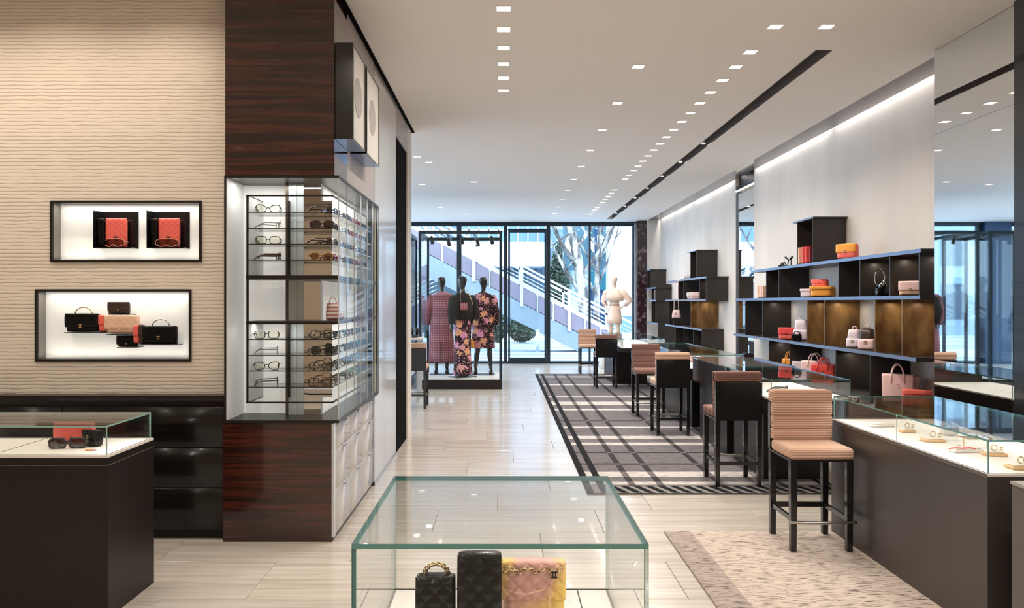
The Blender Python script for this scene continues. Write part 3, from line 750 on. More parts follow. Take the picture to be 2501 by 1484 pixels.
# niche 2
def niche_bag(name, label, pxl, pxr, pyt, pyb, d, mk, **kw):
    Y = BY+.03
    w = (pxr-pxl)*Y/F; h = (pyb-pyt)*Y/F
    return put(flap_bag(name, label, w, h, d, mk, **kw), (PX((pxl+pxr)/2, Y), Y, PZ(pyb, Y)))
niche_bag('flap_bag', 'black flap bag with arched gold handle at the left of the lower niche', 164, 245, 766, 810, .07, K_black, handle='arch', amp=.0015, flapfrac=.78)
niche_bag('flap_bag', 'black flap bag with thin arched handle at the right of the lower niche', 352, 434, 796, 840, .07, K_black, handle='arch', amp=.0015, flapfrac=.75, mhand=M_steel)
niche_bag('flap_bag', 'peach quilted flap bag in the middle of the lower niche', 262, 341, 770, 814, .08, K_peach, amp=.003, q=.05, flapfrac=.82, mclasp=K_peach)
niche_bag('card_holder', 'dark brown quilted card holder above the peach bag in the lower niche', 265, 318, 738, 767, .035, K_dbrown, amp=.002, q=.04, flapfrac=.75)
niche_bag('card_holder', 'black quilted card holder below the peach bag in the lower niche', 287, 338, 820, 846, .035, K_black, amp=.002, q=.04, flapfrac=.85)
niche_bag('wallet', 'coral wallet standing between the left black bag and the peach bag', 245, 263, 770, 811, .06, K_coral, clasp=False, res=.5, amp=0)
niche_bag('wallet', 'coral wallet standing between the peach bag and the right black bag', 331, 344, 794, 839, .08, K_coral, clasp=False, res=.5, amp=0)
niche_bag('wallet', 'slim dark wallet standing left of the right black bag in the lower niche', 344, 354, 793, 840, .06, K_dbrown, clasp=False, res=.5, amp=0)
for (a, b, y, lab) in ((158, 262, 811, 'thin dark ledge under the left black bag in the lower niche'), (334, 434, 841, 'thin dark ledge under the right black bag in the lower niche'), (262, 334, 815.5, 'thin peach-lit ledge under the peach bag in the lower niche'), (287, 337, 847, 'thin dark ledge under the lowest card holder in the lower niche'), (266, 318, 768.2, 'thin ledge under the upper card holder in the lower niche')):
    le = thing('niche_ledge', lab, 'ledge', (PX(a, BY), BY, PZ(y, BY)), world=True)
    obj('ledge_plate', MB().box(PX(a, BY), PX(b, BY), BY-.01, BY+.085, PZ(y, BY)-.004, PZ(y, BY)), M_frameblk, le)

# ================================================================ SHOWCASES
def showcase(label, x0, x1, y0, y1, zb_, zg, mbase=None, body=None, deck=True, inset=.012, th=.010, skirt=None, edge=None, joints=(), light=1.3, dj=()):
    t = thing('glass_showcase', label, 'showcase', ((x0+x1)/2, (y0+y1)/2, 0), world=True)
    mbase = mbase or M_dark; edge = edge or M_edge
    if body is None: body = (x0, x1, y0, y1, 0)
    zf_ = .0135 if x0 > 2 else 0
    if skirt:
        obj('base', MB().box(body[0], body[1], body[2], body[3], zf_, skirt-.004), mbase, t)
        obj('apron', MB().box(x0-.004, x1+.004, y0-.004, y1+.004, skirt, zb_-.012), mbase, t)
    else: obj('base', MB().box(x0, x1, y0, y1, zf_, zb_-.012), mbase, t)
    obj('deck', MB().box(x0+.001, x1-.001, y0+.001, y1-.001, zb_-.012, zb_), M_deck, t)
    a, b, c, d = x0+inset, x1-inset, y0+inset, y1-inset
    G = [M_glass, edge]
    obj('top_pane', MB().pane(a, b, c, d, zg-th, zg), G, t)
    for nm, m in (('front_pane', MB().pane(a, b, c, c+th*.8, zb_, zg-th)), ('back_pane', MB().pane(a, b, d-th*.8, d, zb_, zg-th)),
                  ('left_pane', MB().pane(a, a+th*.8, c+th*.8, d-th*.8, zb_, zg-th)), ('right_pane', MB().pane(b-th*.8, b, c+th*.8, d-th*.8, zb_, zg-th))):
        obj(nm, m, G, t)
    for xx in (a+.012, b-.012):
        area('case_strip', (xx, (c+d)/2, zg-th-.003), .006, light*(d-c), (1, .97, .93), t, d-c-.06)  # lamps added under the glass to brighten the deck and ceiling
    for yj in joints:
        obj('divider_pane', MB().pane(a+.01, b-.01, yj, yj+.006, zb_, zg-th), [M_glass, M_edgelt], t)
    for v in dj:
        obj('deck_joint', MB().box(*v, zb_, zb_+.0015), M_frameblk, t)
    return t
# centre case, open glass box over a deck
CC = showcase('large clear glass case with green edges in the centre foreground', -.394, .376, 2.015, 2.80, .57, .975, mbase=M_deck, th=.013, inset=0,
     dj=((-.285, -.281, 2.03, 2.79), (.262, .266, 2.03, 2.79)))
Yb = 2.33
put(flap_bag('clutch_bag', 'tall black quilted clutch standing upright in the centre glass case', .130, .285, .09, K_black, amp=.009, q=.052, res=1.6, clasp=False, flapfrac=.93), (PX(1172, Yb), Yb, .5705))
put(flap_bag('flap_bag', 'smaller black quilted bag with chain beside the tall clutch in the centre glass case', .118, .212, .09, K_black, amp=.008, q=.05, res=1.5, handle='chain', flapfrac=.7), (PX(1066, Yb+.02), Yb+.02, .5705))
mc = bpy.data.materials.new('pastel_patchwork_leather'); mc.use_nodes = True
n_ = nd(mc, 'ShaderNodeTexNoise', Scale=7.0, Detail=0.0); lk(mc, coords(mc), n_.inputs['Vector'])
lk(mc, ramp(mc, n_.outputs['Fac'], [(.38, S(222, 170, 160)), (.5, S(232, 188, 120)), (.6, S(236, 200, 112))]), bsdf(mc).inputs['Base Color']); bsdf(mc).inputs['Roughness'].default_value = .4
Yc = 2.45
pb = flap_bag('chain_bag', 'yellow and pink patchwork quilted bag with gold chain in the centre glass case', .198, .225, .085, mc, amp=.007, q=.048, res=1.8, flapfrac=.55, clasp=False)
put(pb, (PX(1302, Yc), Yc, .5705))
m = MB()
for row in range(2):
    for k in range(16):
        c = Vector((-.09+k*.0115, -.055+row*.012, .205 - row*.012 + .006*math.sin(k*1.3+row)))
        mm = MB().tube([(math.cos(2*PI*j/8)*.009, math.sin(2*PI*j/8)*.006, 0) for j in range(8)], .0022, 5, True)
        mm.xf(Matrix.Translation(c) @ Matrix.Rotation(PI/2*(k % 2)+.4, 4, 'X')); m.add(mm.v, mm.f, 0, True)
obj('chain', m, M_gold, pb)
obj('clasp', emblem(.009, .0022).xf(Matrix.Translation((.062, -.066, .195))), M_dark, pb)
obj('pocket_piping', MB().tube([(-.095, -.066, .15), (-.03, -.070, .135), (.03, -.068, .15), (.048, -.066, .165), (.048, -.066, .06), (.03, -.066, .045), (-.09, -.066, .045)], .002, 6), K_peach, pb)

# left case
LC = showcase('glass showcase on dark base at the left edge of the foreground', -3.6, -2.0, 3.93, 4.45, .826, .975, th=.009, edge=M_edgelt, dj=((-2.60, -2.597, 3.97, 4.43),))
obj('base_strip', MB().box(-3.6, -1.997, 3.927, 4.45, .775, .778), M_grey, LC)  # thin grey strip around the base, below the deck
zd = .8265
put(flap_bag('flap_bag', 'coral quilted flap bag lying in the left glass showcase', .22, .115, .06, K_coral, amp=.003, q=.05, flapfrac=.85, mclasp=K_dbrown), (PX(180, 4.25), 4.27, zd), -4)
put(make_glasses('sunglasses', 'square', M_fr_black, M_lensdark, .005, .12, .082, .052, label='large black sunglasses in front of the coral bag in the left showcase'), (PX(165, 4.12), 4.12, zd), 6)
put(flap_bag('flap_bag', 'black pleated small bag at the right of the left glass showcase', .10, .088, .06, K_black, amp=.004, q=.03, flapfrac=.5), (PX(228, 4.2), 4.2, zd), -20)
tr = thing('hair_clip', 'small yellow and pink hair clip in the left glass showcase', 'hair clip', (PX(232, 4.1), 4.06, zd))
obj('clip_bar', MB().rbox(-.03, .0, -.006, .006, 0, .008, .002, 2), K_orange, tr); obj('clip_bow', MB().rbox(.002, .03, -.006, .006, 0, .012, .003, 2), K_pink, tr)
# right near counter A
CA = showcase('long glass-topped jewellery counter at the right foreground', 2.28, 3.0, 3.665, 5.41, .79, .95, mbase=M_counter, th=.009, joints=(4.55,), inset=.01)
obj('deck_trim', MB().box(2.276, 2.28, 3.665, 5.41, .772, .79), M_grey, CA)
cg = thing('low_counter', 'dark low counter at the right edge of the foreground', 'counter', (2.6, 3.2, 0), world=True)
obj('base', MB().box(2.28, 3.0, 2.8, 3.49, .0135, .785), M_grey, cg); obj('top', MB().box(2.275, 3.0, 2.8, 3.495, .785, .80), mat('pale_top', S(170, 168, 165), .4), cg)
# jewellery stands on counter A
M_wood2 = mat('pale_wood_tray', S(214, 176, 130), .5)
def tray(px, py, w, d, lab, what, rz=0):
    Y = 0.80*F/(py-VY)*.99; X = PX(px, Y)
    t = thing('jewellery_tray', lab, 'tray', (X, Y, .7905)); t.rotation_euler = (0, 0, R(rz))
    obj('tray_base', MB().rbox(-w/2, w/2, -d/2, d/2, 0, .016, .004, 2), M_wood2 if 'wood' in lab else M_deck, t)
    obj('tray_lip', MB().rbox(-w/2+.012, w/2-.012, -d/2+.01, d/2-.01, .016, .024, .003, 2), M_deck, t)
    if what: 
        j = thing(what[0], what[1], what[2], (X, Y, .8155)); j.rotation_euler = (0, 0, R(rz))
        obj('hoop', MB().tube([(math.cos(2*PI*k/16)*.015, 0, .017+math.sin(2*PI*k/16)*.015) for k in range(16)], .003, 6, True), M_gold, j)
        obj('emblem', emblem(.009, .002).xf(Matrix.Translation((.036, 0, .013))), M_gold, j)
tray(2150, 1034, .16, .07, 'white jewellery tray at the far end of the right foreground counter', None, 8)
tray(2216, 1048, .09, .05, 'pale wood jewellery tray left of the glass divider in the right counter', ('bangle', 'gold bangle on the tray beside the counter glass divider', 'jewellery'), 5)
tray(2278, 1070, .12, .07, 'round-nosed wood tray behind the glass divider in the right counter', ('bangle', 'gold bangle on the round-nosed wood tray', 'jewellery'), -10)
tray(2360, 1095, .17, .06, 'long white tray with red bracelet in the right foreground counter', None, 6)
tray(2428, 1104, .11, .06, 'pale wood tray near the front glass corner of the right counter', ('bangle', 'gold bangle on the wood tray near the glass corner', 'jewellery'), -8)
tray(2493, 1135, .12, .08, 'pale wood tray at the right image edge in the right counter', ('bangle', 'large gold earrings on the rightmost tray', 'jewellery'), 0)
rb = thing('bracelet', 'red and gold bracelet lying on the long white tray', 'bracelet', (PX(2350, 4.15), 4.15, .816))
obj('band', MB().tube([(-.07, 0, .004), (-.03, .006, .008), (0, 0, .006), (.035, -.005, .01), (.07, 0, .004)], .004, 6), K_red, rb); obj('charm', emblem(.010, .002).xf(Matrix.Translation((-.02, 0, .014))), M_gold, rb)
ps = thing('jewellery_bust', 'cream jewellery stand with a hoop in the right foreground counter', 'jewellery stand', (2.72, 4.75, .7905))
obj('block', MB().rbox(-.05, .05, -.03, .03, 0, .075, .018, 3), M_deck, ps); obj('hoop', MB().tube([(math.cos(2*PI*k/16)*.018-.02, -.035, .06+math.sin(2*PI*k/16)*.018) for k in range(16)], .0028, 6, True), M_gold, ps)
rs = thing('jewellery_riser', 'thin gold-legged glass riser in the right foreground counter', 'jewellery stand', (2.62, 4.32, .7905))
obj('shelf_pane', MB().pane(-.07, .07, -.05, .05, .055, .06), [M_glass, M_gold], rs)
for sx in (-1, 1): obj('leg', MB().box(sx*.066-.003, sx*.066+.003, -.003, .003, 0, .055), M_gold, rs)
# counter B, table C, D, E
CBs = showcase('glass showcase behind the nearest tan stool', 2.24, 2.93, 6.53, 7.93, .79, .95, body=(2.34, 2.85, 7.0, 7.9, 0), skirt=.64, th=.008, joints=())
put(make_glasses('sunglasses', 'square', M_fr_black, M_lensdark, .004, .12, label='black sunglasses in the showcase behind the nearest tan stool'), (2.52, 6.95, .7915), 60, 1.25)
tc_ = thing('consultation_desk', 'dark desk with glossy top between the glass showcases on the right', 'desk', (2.6, 8.7, 0), world=True)
obj('desk_body', MB().box(2.28, 2.99, 8.0, 9.38, .66, .93), M_dark, tc_); obj('desk_top', MB().box(2.27, 3.0, 7.99, 9.39, .93, .944), mat('glossy_grey_top', S(112, 108, 108), .06, coat=.5), tc_)
obj('pedestal', MB().box(2.31, 2.9, 8.05, 9.15, .0135, .656), M_dark, tc_)
obj('back_rail', MB().box(2.88, 2.99, 9.30, 9.38, .944, .99), M_black, tc_)
dz = thing('sign_holder', 'small clear sign holder on the dark consultation desk', 'sign holder', (2.45, 8.15, .944))
obj('plate', MB().pane(-.07, .07, -.003, .003, .0, .06), [M_glass, M_edgelt], dz); obj('foot', MB().rbox(-.07, .07, -.02, .02, 0, .006, .002, 1), M_chrome, dz)
showcase('glass showcase beyond the consultation desk', 2.28, 2.95, 9.6, 12.4, .79, .95, body=(2.4, 2.85, 9.9, 12.2, 0), skirt=.64, th=.008, joints=(11.0,))
showcase('farthest glass showcase near the window', 2.12, 2.90, 13.9, 16.8, .79, .95, body=(2.16, 2.8, 15.2, 16.7, 0), skirt=.70, th=.008)
put(flap_bag('flap_bag', 'blush flap bag inside the showcase beyond the consultation desk', .22, .12, .08, K_pink, amp=.002), (2.5, 10.6, .7905), 10)
# wooden-topped white counter left of the vitrine with boots
wt = thing('display_table', 'white display table behind the black-backed stool on the left', 'table', (-1.8, 12.6, 0), world=True)
obj('top', MB().box(-2.3, -1.32, 12.4, 12.9, 1.0, 1.03), M_deck, wt)
for x in (-2.25, -1.37):
    for y in (12.45, 12.85): obj('leg', MB().box(x-.02, x+.02, y-.02, y+.02, 0, 1.0), M_post, wt)
def boot(lab, loc, rz):
    t = thing('boot', lab, 'shoe', loc); t.rotation_euler = (0, 0, R(rz))
    obj('shaft', MB().loft([(0, 0, .05, .03, .035), (0, 0, .1, .03, .034), (0, 0, .16, .036, .042)], 12), M_fr_black, t)
    obj('foot', MB().pillow(.06, .05, .16, 8, 8, y=-.05), M_fr_black, t); obj('heel', MB().box(-.012, .012, .015, .04, 0, .05), M_fr_black, t)
boot('left black ankle boot on the white display table', (-1.49, 12.6, 1.031), 20); boot('right black ankle boot on the white display table', (-1.40, 12.62, 1.031), -20)
# ================================================================ STOOLS  (front faces -Y locally, origin on the floor, centre)
def make_stool(name, label, mf, mseat):
    t = thing(name, label, 'stool')
    w, d, hs, hb = .40, .42, .57, .99; lg = .042
    for sx in (-1, 1):
        for sy in (-1, 1):
            x0 = sx*(w/2-lg/2); y0 = sy*(d/2-lg/2)
            top = hs if sy < 0 else hs
            m = MB(); m.add([(x0-lg/2*.85, y0-lg/2*.85, 0), (x0+lg/2*.85, y0-lg/2*.85, 0), (x0+lg/2*.85, y0+lg/2*.85, 0), (x0-lg/2*.85, y0+lg/2*.85, 0),
                             (x0-lg/2, y0-lg/2, top), (x0+lg/2, y0-lg/2, top), (x0+lg/2, y0+lg/2, top), (x0-lg/2, y0+lg/2, top)],
                            [(0,3,2,1),(4,5,6,7),(0,1,5,4),(1,2,6,5),(2,3,7,6),(3,0,4,7)])
            obj('leg', m, M_black, t)
    xi, yi = w/2-lg, d/2-lg
    obj('seat_frame', MB().box(-w/2+.002, w/2-.002, -d/2+.002, d/2-.002, hs, hs+.015), M_black, t)
    for sx in (-1, 1): obj('stretcher', MB().box(sx*(w/2-lg/2)-.010, sx*(w/2-lg/2)+.010, -yi, yi, .185, .215), M_black, t)
    obj('stretcher', MB().box(-xi, xi, d/2-lg/2-.010, d/2-lg/2+.010, .185, .215), M_black, t)
    P = [(-w/2-.012, -d/2-.006, .19)] + [(-w/2+.0+w*k/8, -d/2-.010-.012*math.sin(PI*k/8), .19) for k in range(9)] + [(w/2+.012, -d/2-.006, .19)]
    obj('footrest', MB().tube(P, .011, 10), M_steel, t)
    obj('seat', MB().rbox(-w/2-.004, w/2+.004, -d/2-.01, d/2-.06, hs+.015, hs+.088, .022, 4), mseat, t)
    # back: black shell with tufted front in four channels
    obj('back_shell', MB().box(-w/2+.018, w/2-.018, d/2-.034, d/2+.004, hs+.015, hb-.09), M_black, t)
    m = MB(); zc = [hs+.088, .735, .82, .905, .99]
    for a, b in zip(zc[:-1], zc[1:]):
        m.rbox(-w/2, w/2, d/2-.105, d/2-.036, a+.0005, b-.0005, .009, 3)
    m.rbox(-w/2, w/2, d/2-.09, d/2+.010, .906, .99, .014, 3)
    obj('back_cushion', m, mf, t)
    for sx in (-1, 1): obj('back_post', MB().box(sx*(w/2-.018)-.018, sx*(w/2-.018)+.018, d/2-.034, d/2+.006, hs+.015, hb-.09), M_black, t)
    return t
st = make_stool('bar_stool', 'tan ribbed bar stool facing the viewer beside the nearest glass counter', M_tan, M_tanseat)
st.location = (2.027, 5.16, .013)
SW = {M_tan: M_brown, M_tanseat: M_brown}
G_ = 'bar stools along the right counters'; st['group'] = G_
dup(st, (2.02, 6.89, .0135), PI, 'black-backed bar stool with brown ribbed top edge, nearest one seen from behind', G_, swap=SW)
dup(st, (2.016, 9.45, .0135), PI, 'black-backed bar stool with tan top edge, next one beyond the nearest black-backed stool', G_)
dup(st, (2.04, 11.0, .0135), 0, 'brown cushioned bar stool facing the viewer in the middle of the row', G_, swap=SW)
dup(st, (1.90, 14.55, .0135), PI, 'black-backed bar stool with dark brown top at the far end of the rug', G_, swap=SW)
dup(st, (1.90, 17.55, 0), 0, 'farthest bar stool with tan cushioned back in front of the window', G_)
dup(st, (-1.365, 11.9, 0), PI, 'black-backed bar stool partly hidden behind the end of the partition on the left', 'lone stool on the left')

# ================================================================ RUGS
def rug_mat(name, dark, sc3=(1.2, 14, 1)):
    m = bpy.data.materials.new(name); m.use_nodes = True
    at_ = nd(m, 'ShaderNodeVertexColor'); at_.layer_name = 'weave'
    n = nd(m, 'ShaderNodeTexNoise', Scale=6.0, Detail=5.0, Distortion=.6); lk(m, coords(m, sc3), n.inputs['Vector'])
    f = ramp(m, n.outputs['Fac'], dark)
    mx = nd(m, 'ShaderNodeMix', data_type='RGBA', blend_type='MULTIPLY'); mx.inputs[0].default_value = 1
    lk(m, at_.outputs['Color'], mx.inputs[6]); lk(m, f, mx.inputs[7]); lk(m, mx.outputs[2], bsdf(m).inputs['Base Color'])
    bsdf(m).inputs['Roughness'].default_value = .95; bsdf(m).inputs['Specular IOR Level'].default_value = .1
    bump(m, n.outputs['Fac'], .4, .004)
    return m
def rug(name, label, xs, ys, colf, m, x0, x1, y0, y1, extra=None):
    t = thing(name, label, 'rug', ((x0+x1)/2, (y0+y1)/2, 0), world=True)
    xs = sorted(set([x0, x1]+[x for x in xs if x0 < x < x1])); ys = sorted(set([y0, y1]+[y for y in ys if y0 < y < y1]))
    mb = MB(); cols = []; z = .012
    for i in range(len(xs)-1):
        for j in range(len(ys)-1):
            mb.add([(xs[i], ys[j], z), (xs[i+1], ys[j], z), (xs[i+1], ys[j+1], z), (xs[i], ys[j+1], z)], [(0, 1, 2, 3)])
            cols.append(colf((xs[i]+xs[i+1])/2, (ys[j]+ys[j+1])/2))
    if extra:
        for poly, c in extra: mb.add([(p[0], p[1], z+.0012) for p in poly], [tuple(range(len(poly)))]); cols.append(c)
    for a, b, c, d in (((x0, y0), (x1, y0), 0, 0), ((x1, y0), (x1, y1), 0, 0), ((x1, y1), (x0, y1), 0, 0), ((x0, y1), (x0, y0), 0, 0)):
        mb.add([(a[0], a[1], 0.0015), (b[0], b[1], 0.0015), (b[0], b[1], z), (a[0], a[1], z)], [(0, 1, 2, 3)]); cols.append(colf(*a))
    o = obj('pile', mb, m, t)
    ca = o.data.color_attributes.new('weave', 'FLOAT_COLOR', 'CORNER')
    for p in o.data.polygons:
        for li in p.loop_indices: ca.data[li].color = cols[p.index]
    return t
G0, GD, GL, GK = S(118, 114, 118), S(62, 60, 64), S(206, 200, 198), S(34, 33, 38)
vst = [(1.09, 1.15), (1.34, 1.40), (1.87, 1.93), (2.4, 2.46)]
hb = [(6.78, 6.90, GL), (7.08, 7.30, GL), (8.66, 8.82, GL), (9.06, 9.26, GL), (9.86, 9.96, GL), (7.62, 7.68, GD), (8.2, 8.26, GD), (10.4, 10.46, GD), (11.45, 11.62, GL), (12.05, 12.45, GL), (13.0, 13.16, GL), (14.9, 15.1, GL), (15.9, 16.0, GD), (16.5, 16.7, GL)]
def plaid(x, y):
    if y > 17.2: return GK
    if .70 <= x < .757 or .814 <= x < .877 or 2.76 < x < 2.81 or 2.84 < x: return GK
    if y < 6.74: return S(150, 146, 146)
    v = any(a < x < b for a, b in vst)
    for a, b, c in hb:
        if a < y < b: return c if not v else S(120, 114, 116)
    return GD if v else G0
dash = [([(x+.09, 6.49), (x+.15, 6.49), (x+.06, 6.73), (x, 6.73)], GK) for x in [.9+.107*k for k in range(18)]]
rug('plaid_rug', 'long dark grey plaid rug with black stripe border running under the stools',
    [.757, .814, .877, 2.76, 2.81, 2.84]+[a for p in vst for a in p], [6.74, 17.2]+[a for p in hb for a in p[:2]], plaid,
    rug_mat('plaid_weave', [(.38, (.42, .42, .42, 1)), (.5, (.95, .95, .95, 1)), (.62, (.72, .72, .72, 1))]), .70, 2.87, 6.48, 17.3, dash)
rug('streaked_rug', 'pale mauve rug with fine dark streaks under the tan stool in front',
    [1.30, 1.31], [], lambda x, y: S(178, 166, 160) if x < 1.30 else S(208, 194, 184),
    rug_mat('streaked_weave', [(.40, (.12, .11, .11, 1)), (.44, (.9, .9, .9, 1)), (.6, (1, 1, 1, 1))], (2.2, 30, 1)), 1.116, 3.3, 2.2, 5.41)

# ================================================================ SHELF UNITS ON THE RIGHT
XF, XW = 3.61, 4.008
def fy(px): return XF*F/(px-VX)
ZS = (2.065, 1.66, 1.115)
def shelf_unit(label, shelves, panels, blocks, base=None, lights=()):
    t = thing('wall_shelf_unit', label, 'shelving', (3.8, 9, 0), world=True)
    for (y0, y1, z, th) in shelves:
        s_ = obj('shelf', MB().box(XF, XW, y0, y1, z-th, z), [M_dark2], t)
        obj('shelf_edge', MB().box(XF-.006, XF, y0, y1, z-th, z), M_sheenedge, s_)
    for (y, z0, z1, m) in panels:
        p = obj('divider', MB().box(XF+.004, XW, y, y+.016, z0, z1), m, t)
    if base: obj('base_unit', MB().box(*base), M_dark2, t)
    for (y, z) in lights: area('shelf_spot', (XF+.2, y, z-.03), .03, .55*STRIP_W, (1, .85, .66), t)
    return t
T = .034
zl1 = (ZS[1], ZS[0]-T); zl2 = (ZS[2], ZS[1]-T); zl3 = (.66, ZS[2]-T)
pan = [(fy(1984), ZS[0], 2.58, M_dark2), (fy(1947), ZS[0], 2.58, M_dark2)]
pan += [(fy(p), *zl1, M_dark2) for p in (2245, 2173, 2100, 2048, 1902, 1871)]
pan += [(fy(p), *zl2, M_bronze) for p in (2203, 2137, 2013.6, 1971)] + [(fy(p), *zl2, M_dark2) for p in (1862, 1820)]
pan += [(fy(p), *zl3, M_dark2) for p in (2125, 2041, 1929, 1878)]
shelf_unit('wall shelving of dark and bronze boxes on the nearer pale wall panel',
    [(fy(2250), fy(1835), ZS[0], T), (fy(2248), fy(1796), ZS[1], T), (fy(2238), fy(1793), ZS[2], T), (fy(1984)-.03, fy(1937), 2.60, .02), (fy(2245), fy(1878), .66, T)],
    pan, [], base=(XF, XW, 6.8, 10.7, 0, .64), lights=[(fy(p)-.12, ZS[0]-T) for p in (2245, 2173, 2100)] + [(fy(p)-.12, ZS[1]-T) for p in (2203, 2137, 2013.6, 1971, 1862)] + [(fy(p)-.12, ZS[2]-T) for p in (2041, 1878)])
# second unit
pan = [(fy(1700.3), ZS[0], 2.57, M_dark2), (fy(1686), ZS[0], 2.57, M_dark2)]
pan += [(fy(p), *zl1, M_dark2) for p in (1724, 1709, 1669, 1655)]
pan += [(fy(p), *zl2, M_bronze) for p in (1703, 1687)] + [(fy(p), *zl2, M_dark2) for p in (1645, 1633)]
pan += [(fy(p), *zl3, M_dark2) for p in (1714, 1693, 1670, 1649)]
shelf_unit('wall shelving of dark and bronze boxes on the farther pale wall panel',
    [(fy(1725), fy(1631), ZS[0], T), (fy(1724), fy(1625), ZS[1], T), (fy(1714.5), fy(1625), ZS[2], T), (fy(1700)-.03, fy(1678), 2.585, .02)],
    pan, [], base=(XF, XW, 14.1, 17.0, 0, .64), lights=[(fy(p)-.15, ZS[1]-T) for p in (1703, 1687)] + [(fy(1709)-.15, ZS[0]-T)])
# third, small, farthest
y3 = 18.2
pan = [(19.2, ZS[0]-.1, 2.4, M_dark2), (19.6, ZS[0]-.1, 2.4, M_dark2), (y3+.35, *zl1, M_dark2), (19.0, *zl1, M_dark2), (y3+.3, *zl2, M_dark2), (19.0, *zl2, M_dark2), (y3, *zl3, M_dark2)]
shelf_unit('small dark wall shelving closest to the window', [(y3+.3, 19.8, ZS[0]-.1, T), (19.15, 19.8, 2.418, T), (y3+.25, 19.8, ZS[1], T), (y3, 19.8, ZS[2], T)],
    [(a, b, min(c, 2.5), d) for a, b, c, d in pan], [])
# mirrored-gap box end (left of shelf 2)
# items on the shelves
def on(px, z, depth=.14): 
    X = XF+depth; Y = X*F/(px-VX); return (X, Y, z+.001)
# bag placement: rz so that the front faces the aisle (-X): local -Y -> -X  => rz = -90
sh = thing('sandal', 'black strappy sandal on the top shelf of the nearer shelving', 'shoe', on(1918, ZS[0]))
obj('sole', MB().pillow(.08, .03, .24, 10, 6), M_fr_black, sh); 
obj('straps', MB().tube([(-.035, -.06, .02), (0, -.06, .06), (.035, -.06, .02)], .009, 6).tube([(-.035, -.02, .02), (0, -.02, .075), (.035, -.02, .02)], .009, 6).tube([(-.03, .08, .02), (-.02, .09, .11), (.02, .09, .11), (.03, .08, .02)], .008, 6), M_fr_black, sh)
obj('bow', MB().tube([(-.06, .07, .14), (0, .08, .10), (.06, .07, .14)], [.018, .008, .018], 6), M_fr_black, sh); sh.rotation_euler = (0, 0, R(-60))
K_wine = leather('wine', S(128, 30, 44), .3)
for k, (c, lab) in enumerate(((K_peach, 'peach'), (K_coral, 'coral'), (K_red, 'red'), (K_wine, 'wine-red'))):
    p = on(1963+k*5.5, ZS[0], .05+k*.012)
    put(flap_bag('wallet', f'{lab} wallet standing on edge in the tall top box of the nearer shelving', .17, .20, .03, c, clasp=False, res=.4, amp=.0015), (p[0]+.02, 9.50-k*.085, p[2]), 0)
put(flap_bag('flap_bag', 'orange and coral flap bag standing on the top shelf of the nearer shelving', .23, .165, .10, K_coral, K_orange, amp=.001, flapfrac=.6, handle='none'), on(2071, ZS[0], .12), -58)
put(flap_bag('vanity_case', 'orange quilted round vanity case on the second shelf of the nearer shelving', .26, .125, .2, K_orange, amp=.003, q=.04, flapfrac=.3, clasp=False), on(2011, ZS[1], .16), -40)
put(flap_bag('flap_bag', 'coral flap purse lying on top of the orange vanity case', .19, .085, .09, K_coral, amp=.001), (on(2004, 0, .17)[0], on(2004, 0, .17)[1], ZS[1]+.127), -50)
put(flap_bag('small_box_bag', 'small lilac box bag left of the orange vanity case', .13, .10, .10, K_lil, amp=.001, flapfrac=.3, clasp=False), on(1970, ZS[1], .06), -40)
put(flap_bag('boston_bag', 'blush two-pocket bag at the right end of the second shelf', .20, .13, .12, K_peach, K_pink, amp=.001, flapfrac=.7), on(2226, ZS[1], .12), -35)
pr = thing('shoe_plinth', 'small black plinth in the right of the second shelf', 'plinth', on(2152, ZS[1])); obj('block', MB().rbox(-.06, .06, -.05, .05, 0, .08, .003, 1), M_black, pr)
hs_ = thing('heeled_sandal', 'silver and black strappy heeled sandal standing on the black plinth', 'shoe', (on(2152, 0)[0], on(2152, 0)[1], ZS[1]+.082))
obj('sole', MB().pillow(.07, .02, .12, 8, 6, z=.0), M_fr_black, hs_)
obj('straps', MB().tube([(math.cos(2*PI*k/16)*.05, .03, .10+math.sin(2*PI*k/16)*.085) for k in range(16)], .006, 6, True).tube([(-.035, -.03, .02), (0, -.05, .07), (.035, -.03, .02)], .008, 6), M_chrome, hs_)
put(backpack('backpack', 'small white-lilac backpack with a side pouch on the third shelf', .15, .20, .10, K_lil), on(2086, ZS[2], .12), -40)
put(backpack('backpack', 'brown and blush backpack right of the white backpack on the third shelf', .17, .22, .10, K_pink, K_dbrown), on(2118, ZS[2], .10), -40)
put(flap_bag('flap_bag', 'coral quilted bag with black clasp on the left of the third shelf', .20, .155, .10, K_coral, K_red, amp=.002, mclasp=K_dbrown), on(1922, ZS[2], .08), -30)
put(backpack('backpack', 'tall pale lilac backpack behind the coral bag on the third shelf', .19, .27, .11, K_lil), on(1957, ZS[2], .16), -35)
put(flap_bag('pouch', 'small round black pouch beside the coral bag on the third shelf', .12, .085, .08, K_black, amp=.001, handle='strap', clasp=False), on(1946, ZS[2], .05), -30)
put(tote('tote_bag', 'pink tote with tall handles behind the showcase on the lowest shelf', .30, .24, .14, K_pink, group=None, hh=.12), on(1990, .66, .12), -35)
put(tote('tote_bag', 'bright red tote behind the showcase on the lowest shelf', .26, .22, .14, K_red, hh=.1), on(2012, .66, .12), -35)
put(tote('tote_bag', 'large blush tote bag with two upright handles at the right end of the lowest shelf', .27, .26, .13, K_pink, mh=K_pink, hh=.13), on(2192, .66, .12), -25)
put(flap_bag('vanity_case', 'coral vanity case beside the large blush tote', .24, .15, .16, K_coral, amp=.002, flapfrac=.3, clasp=False), on(2239, .66, .14), -25)
put(flap_bag('small_box_bag', 'pink box bag behind the coral vanity case', .16, .24, .12, K_pink, amp=.001, flapfrac=.3, clasp=False), on(2222, .66, .26), -25)
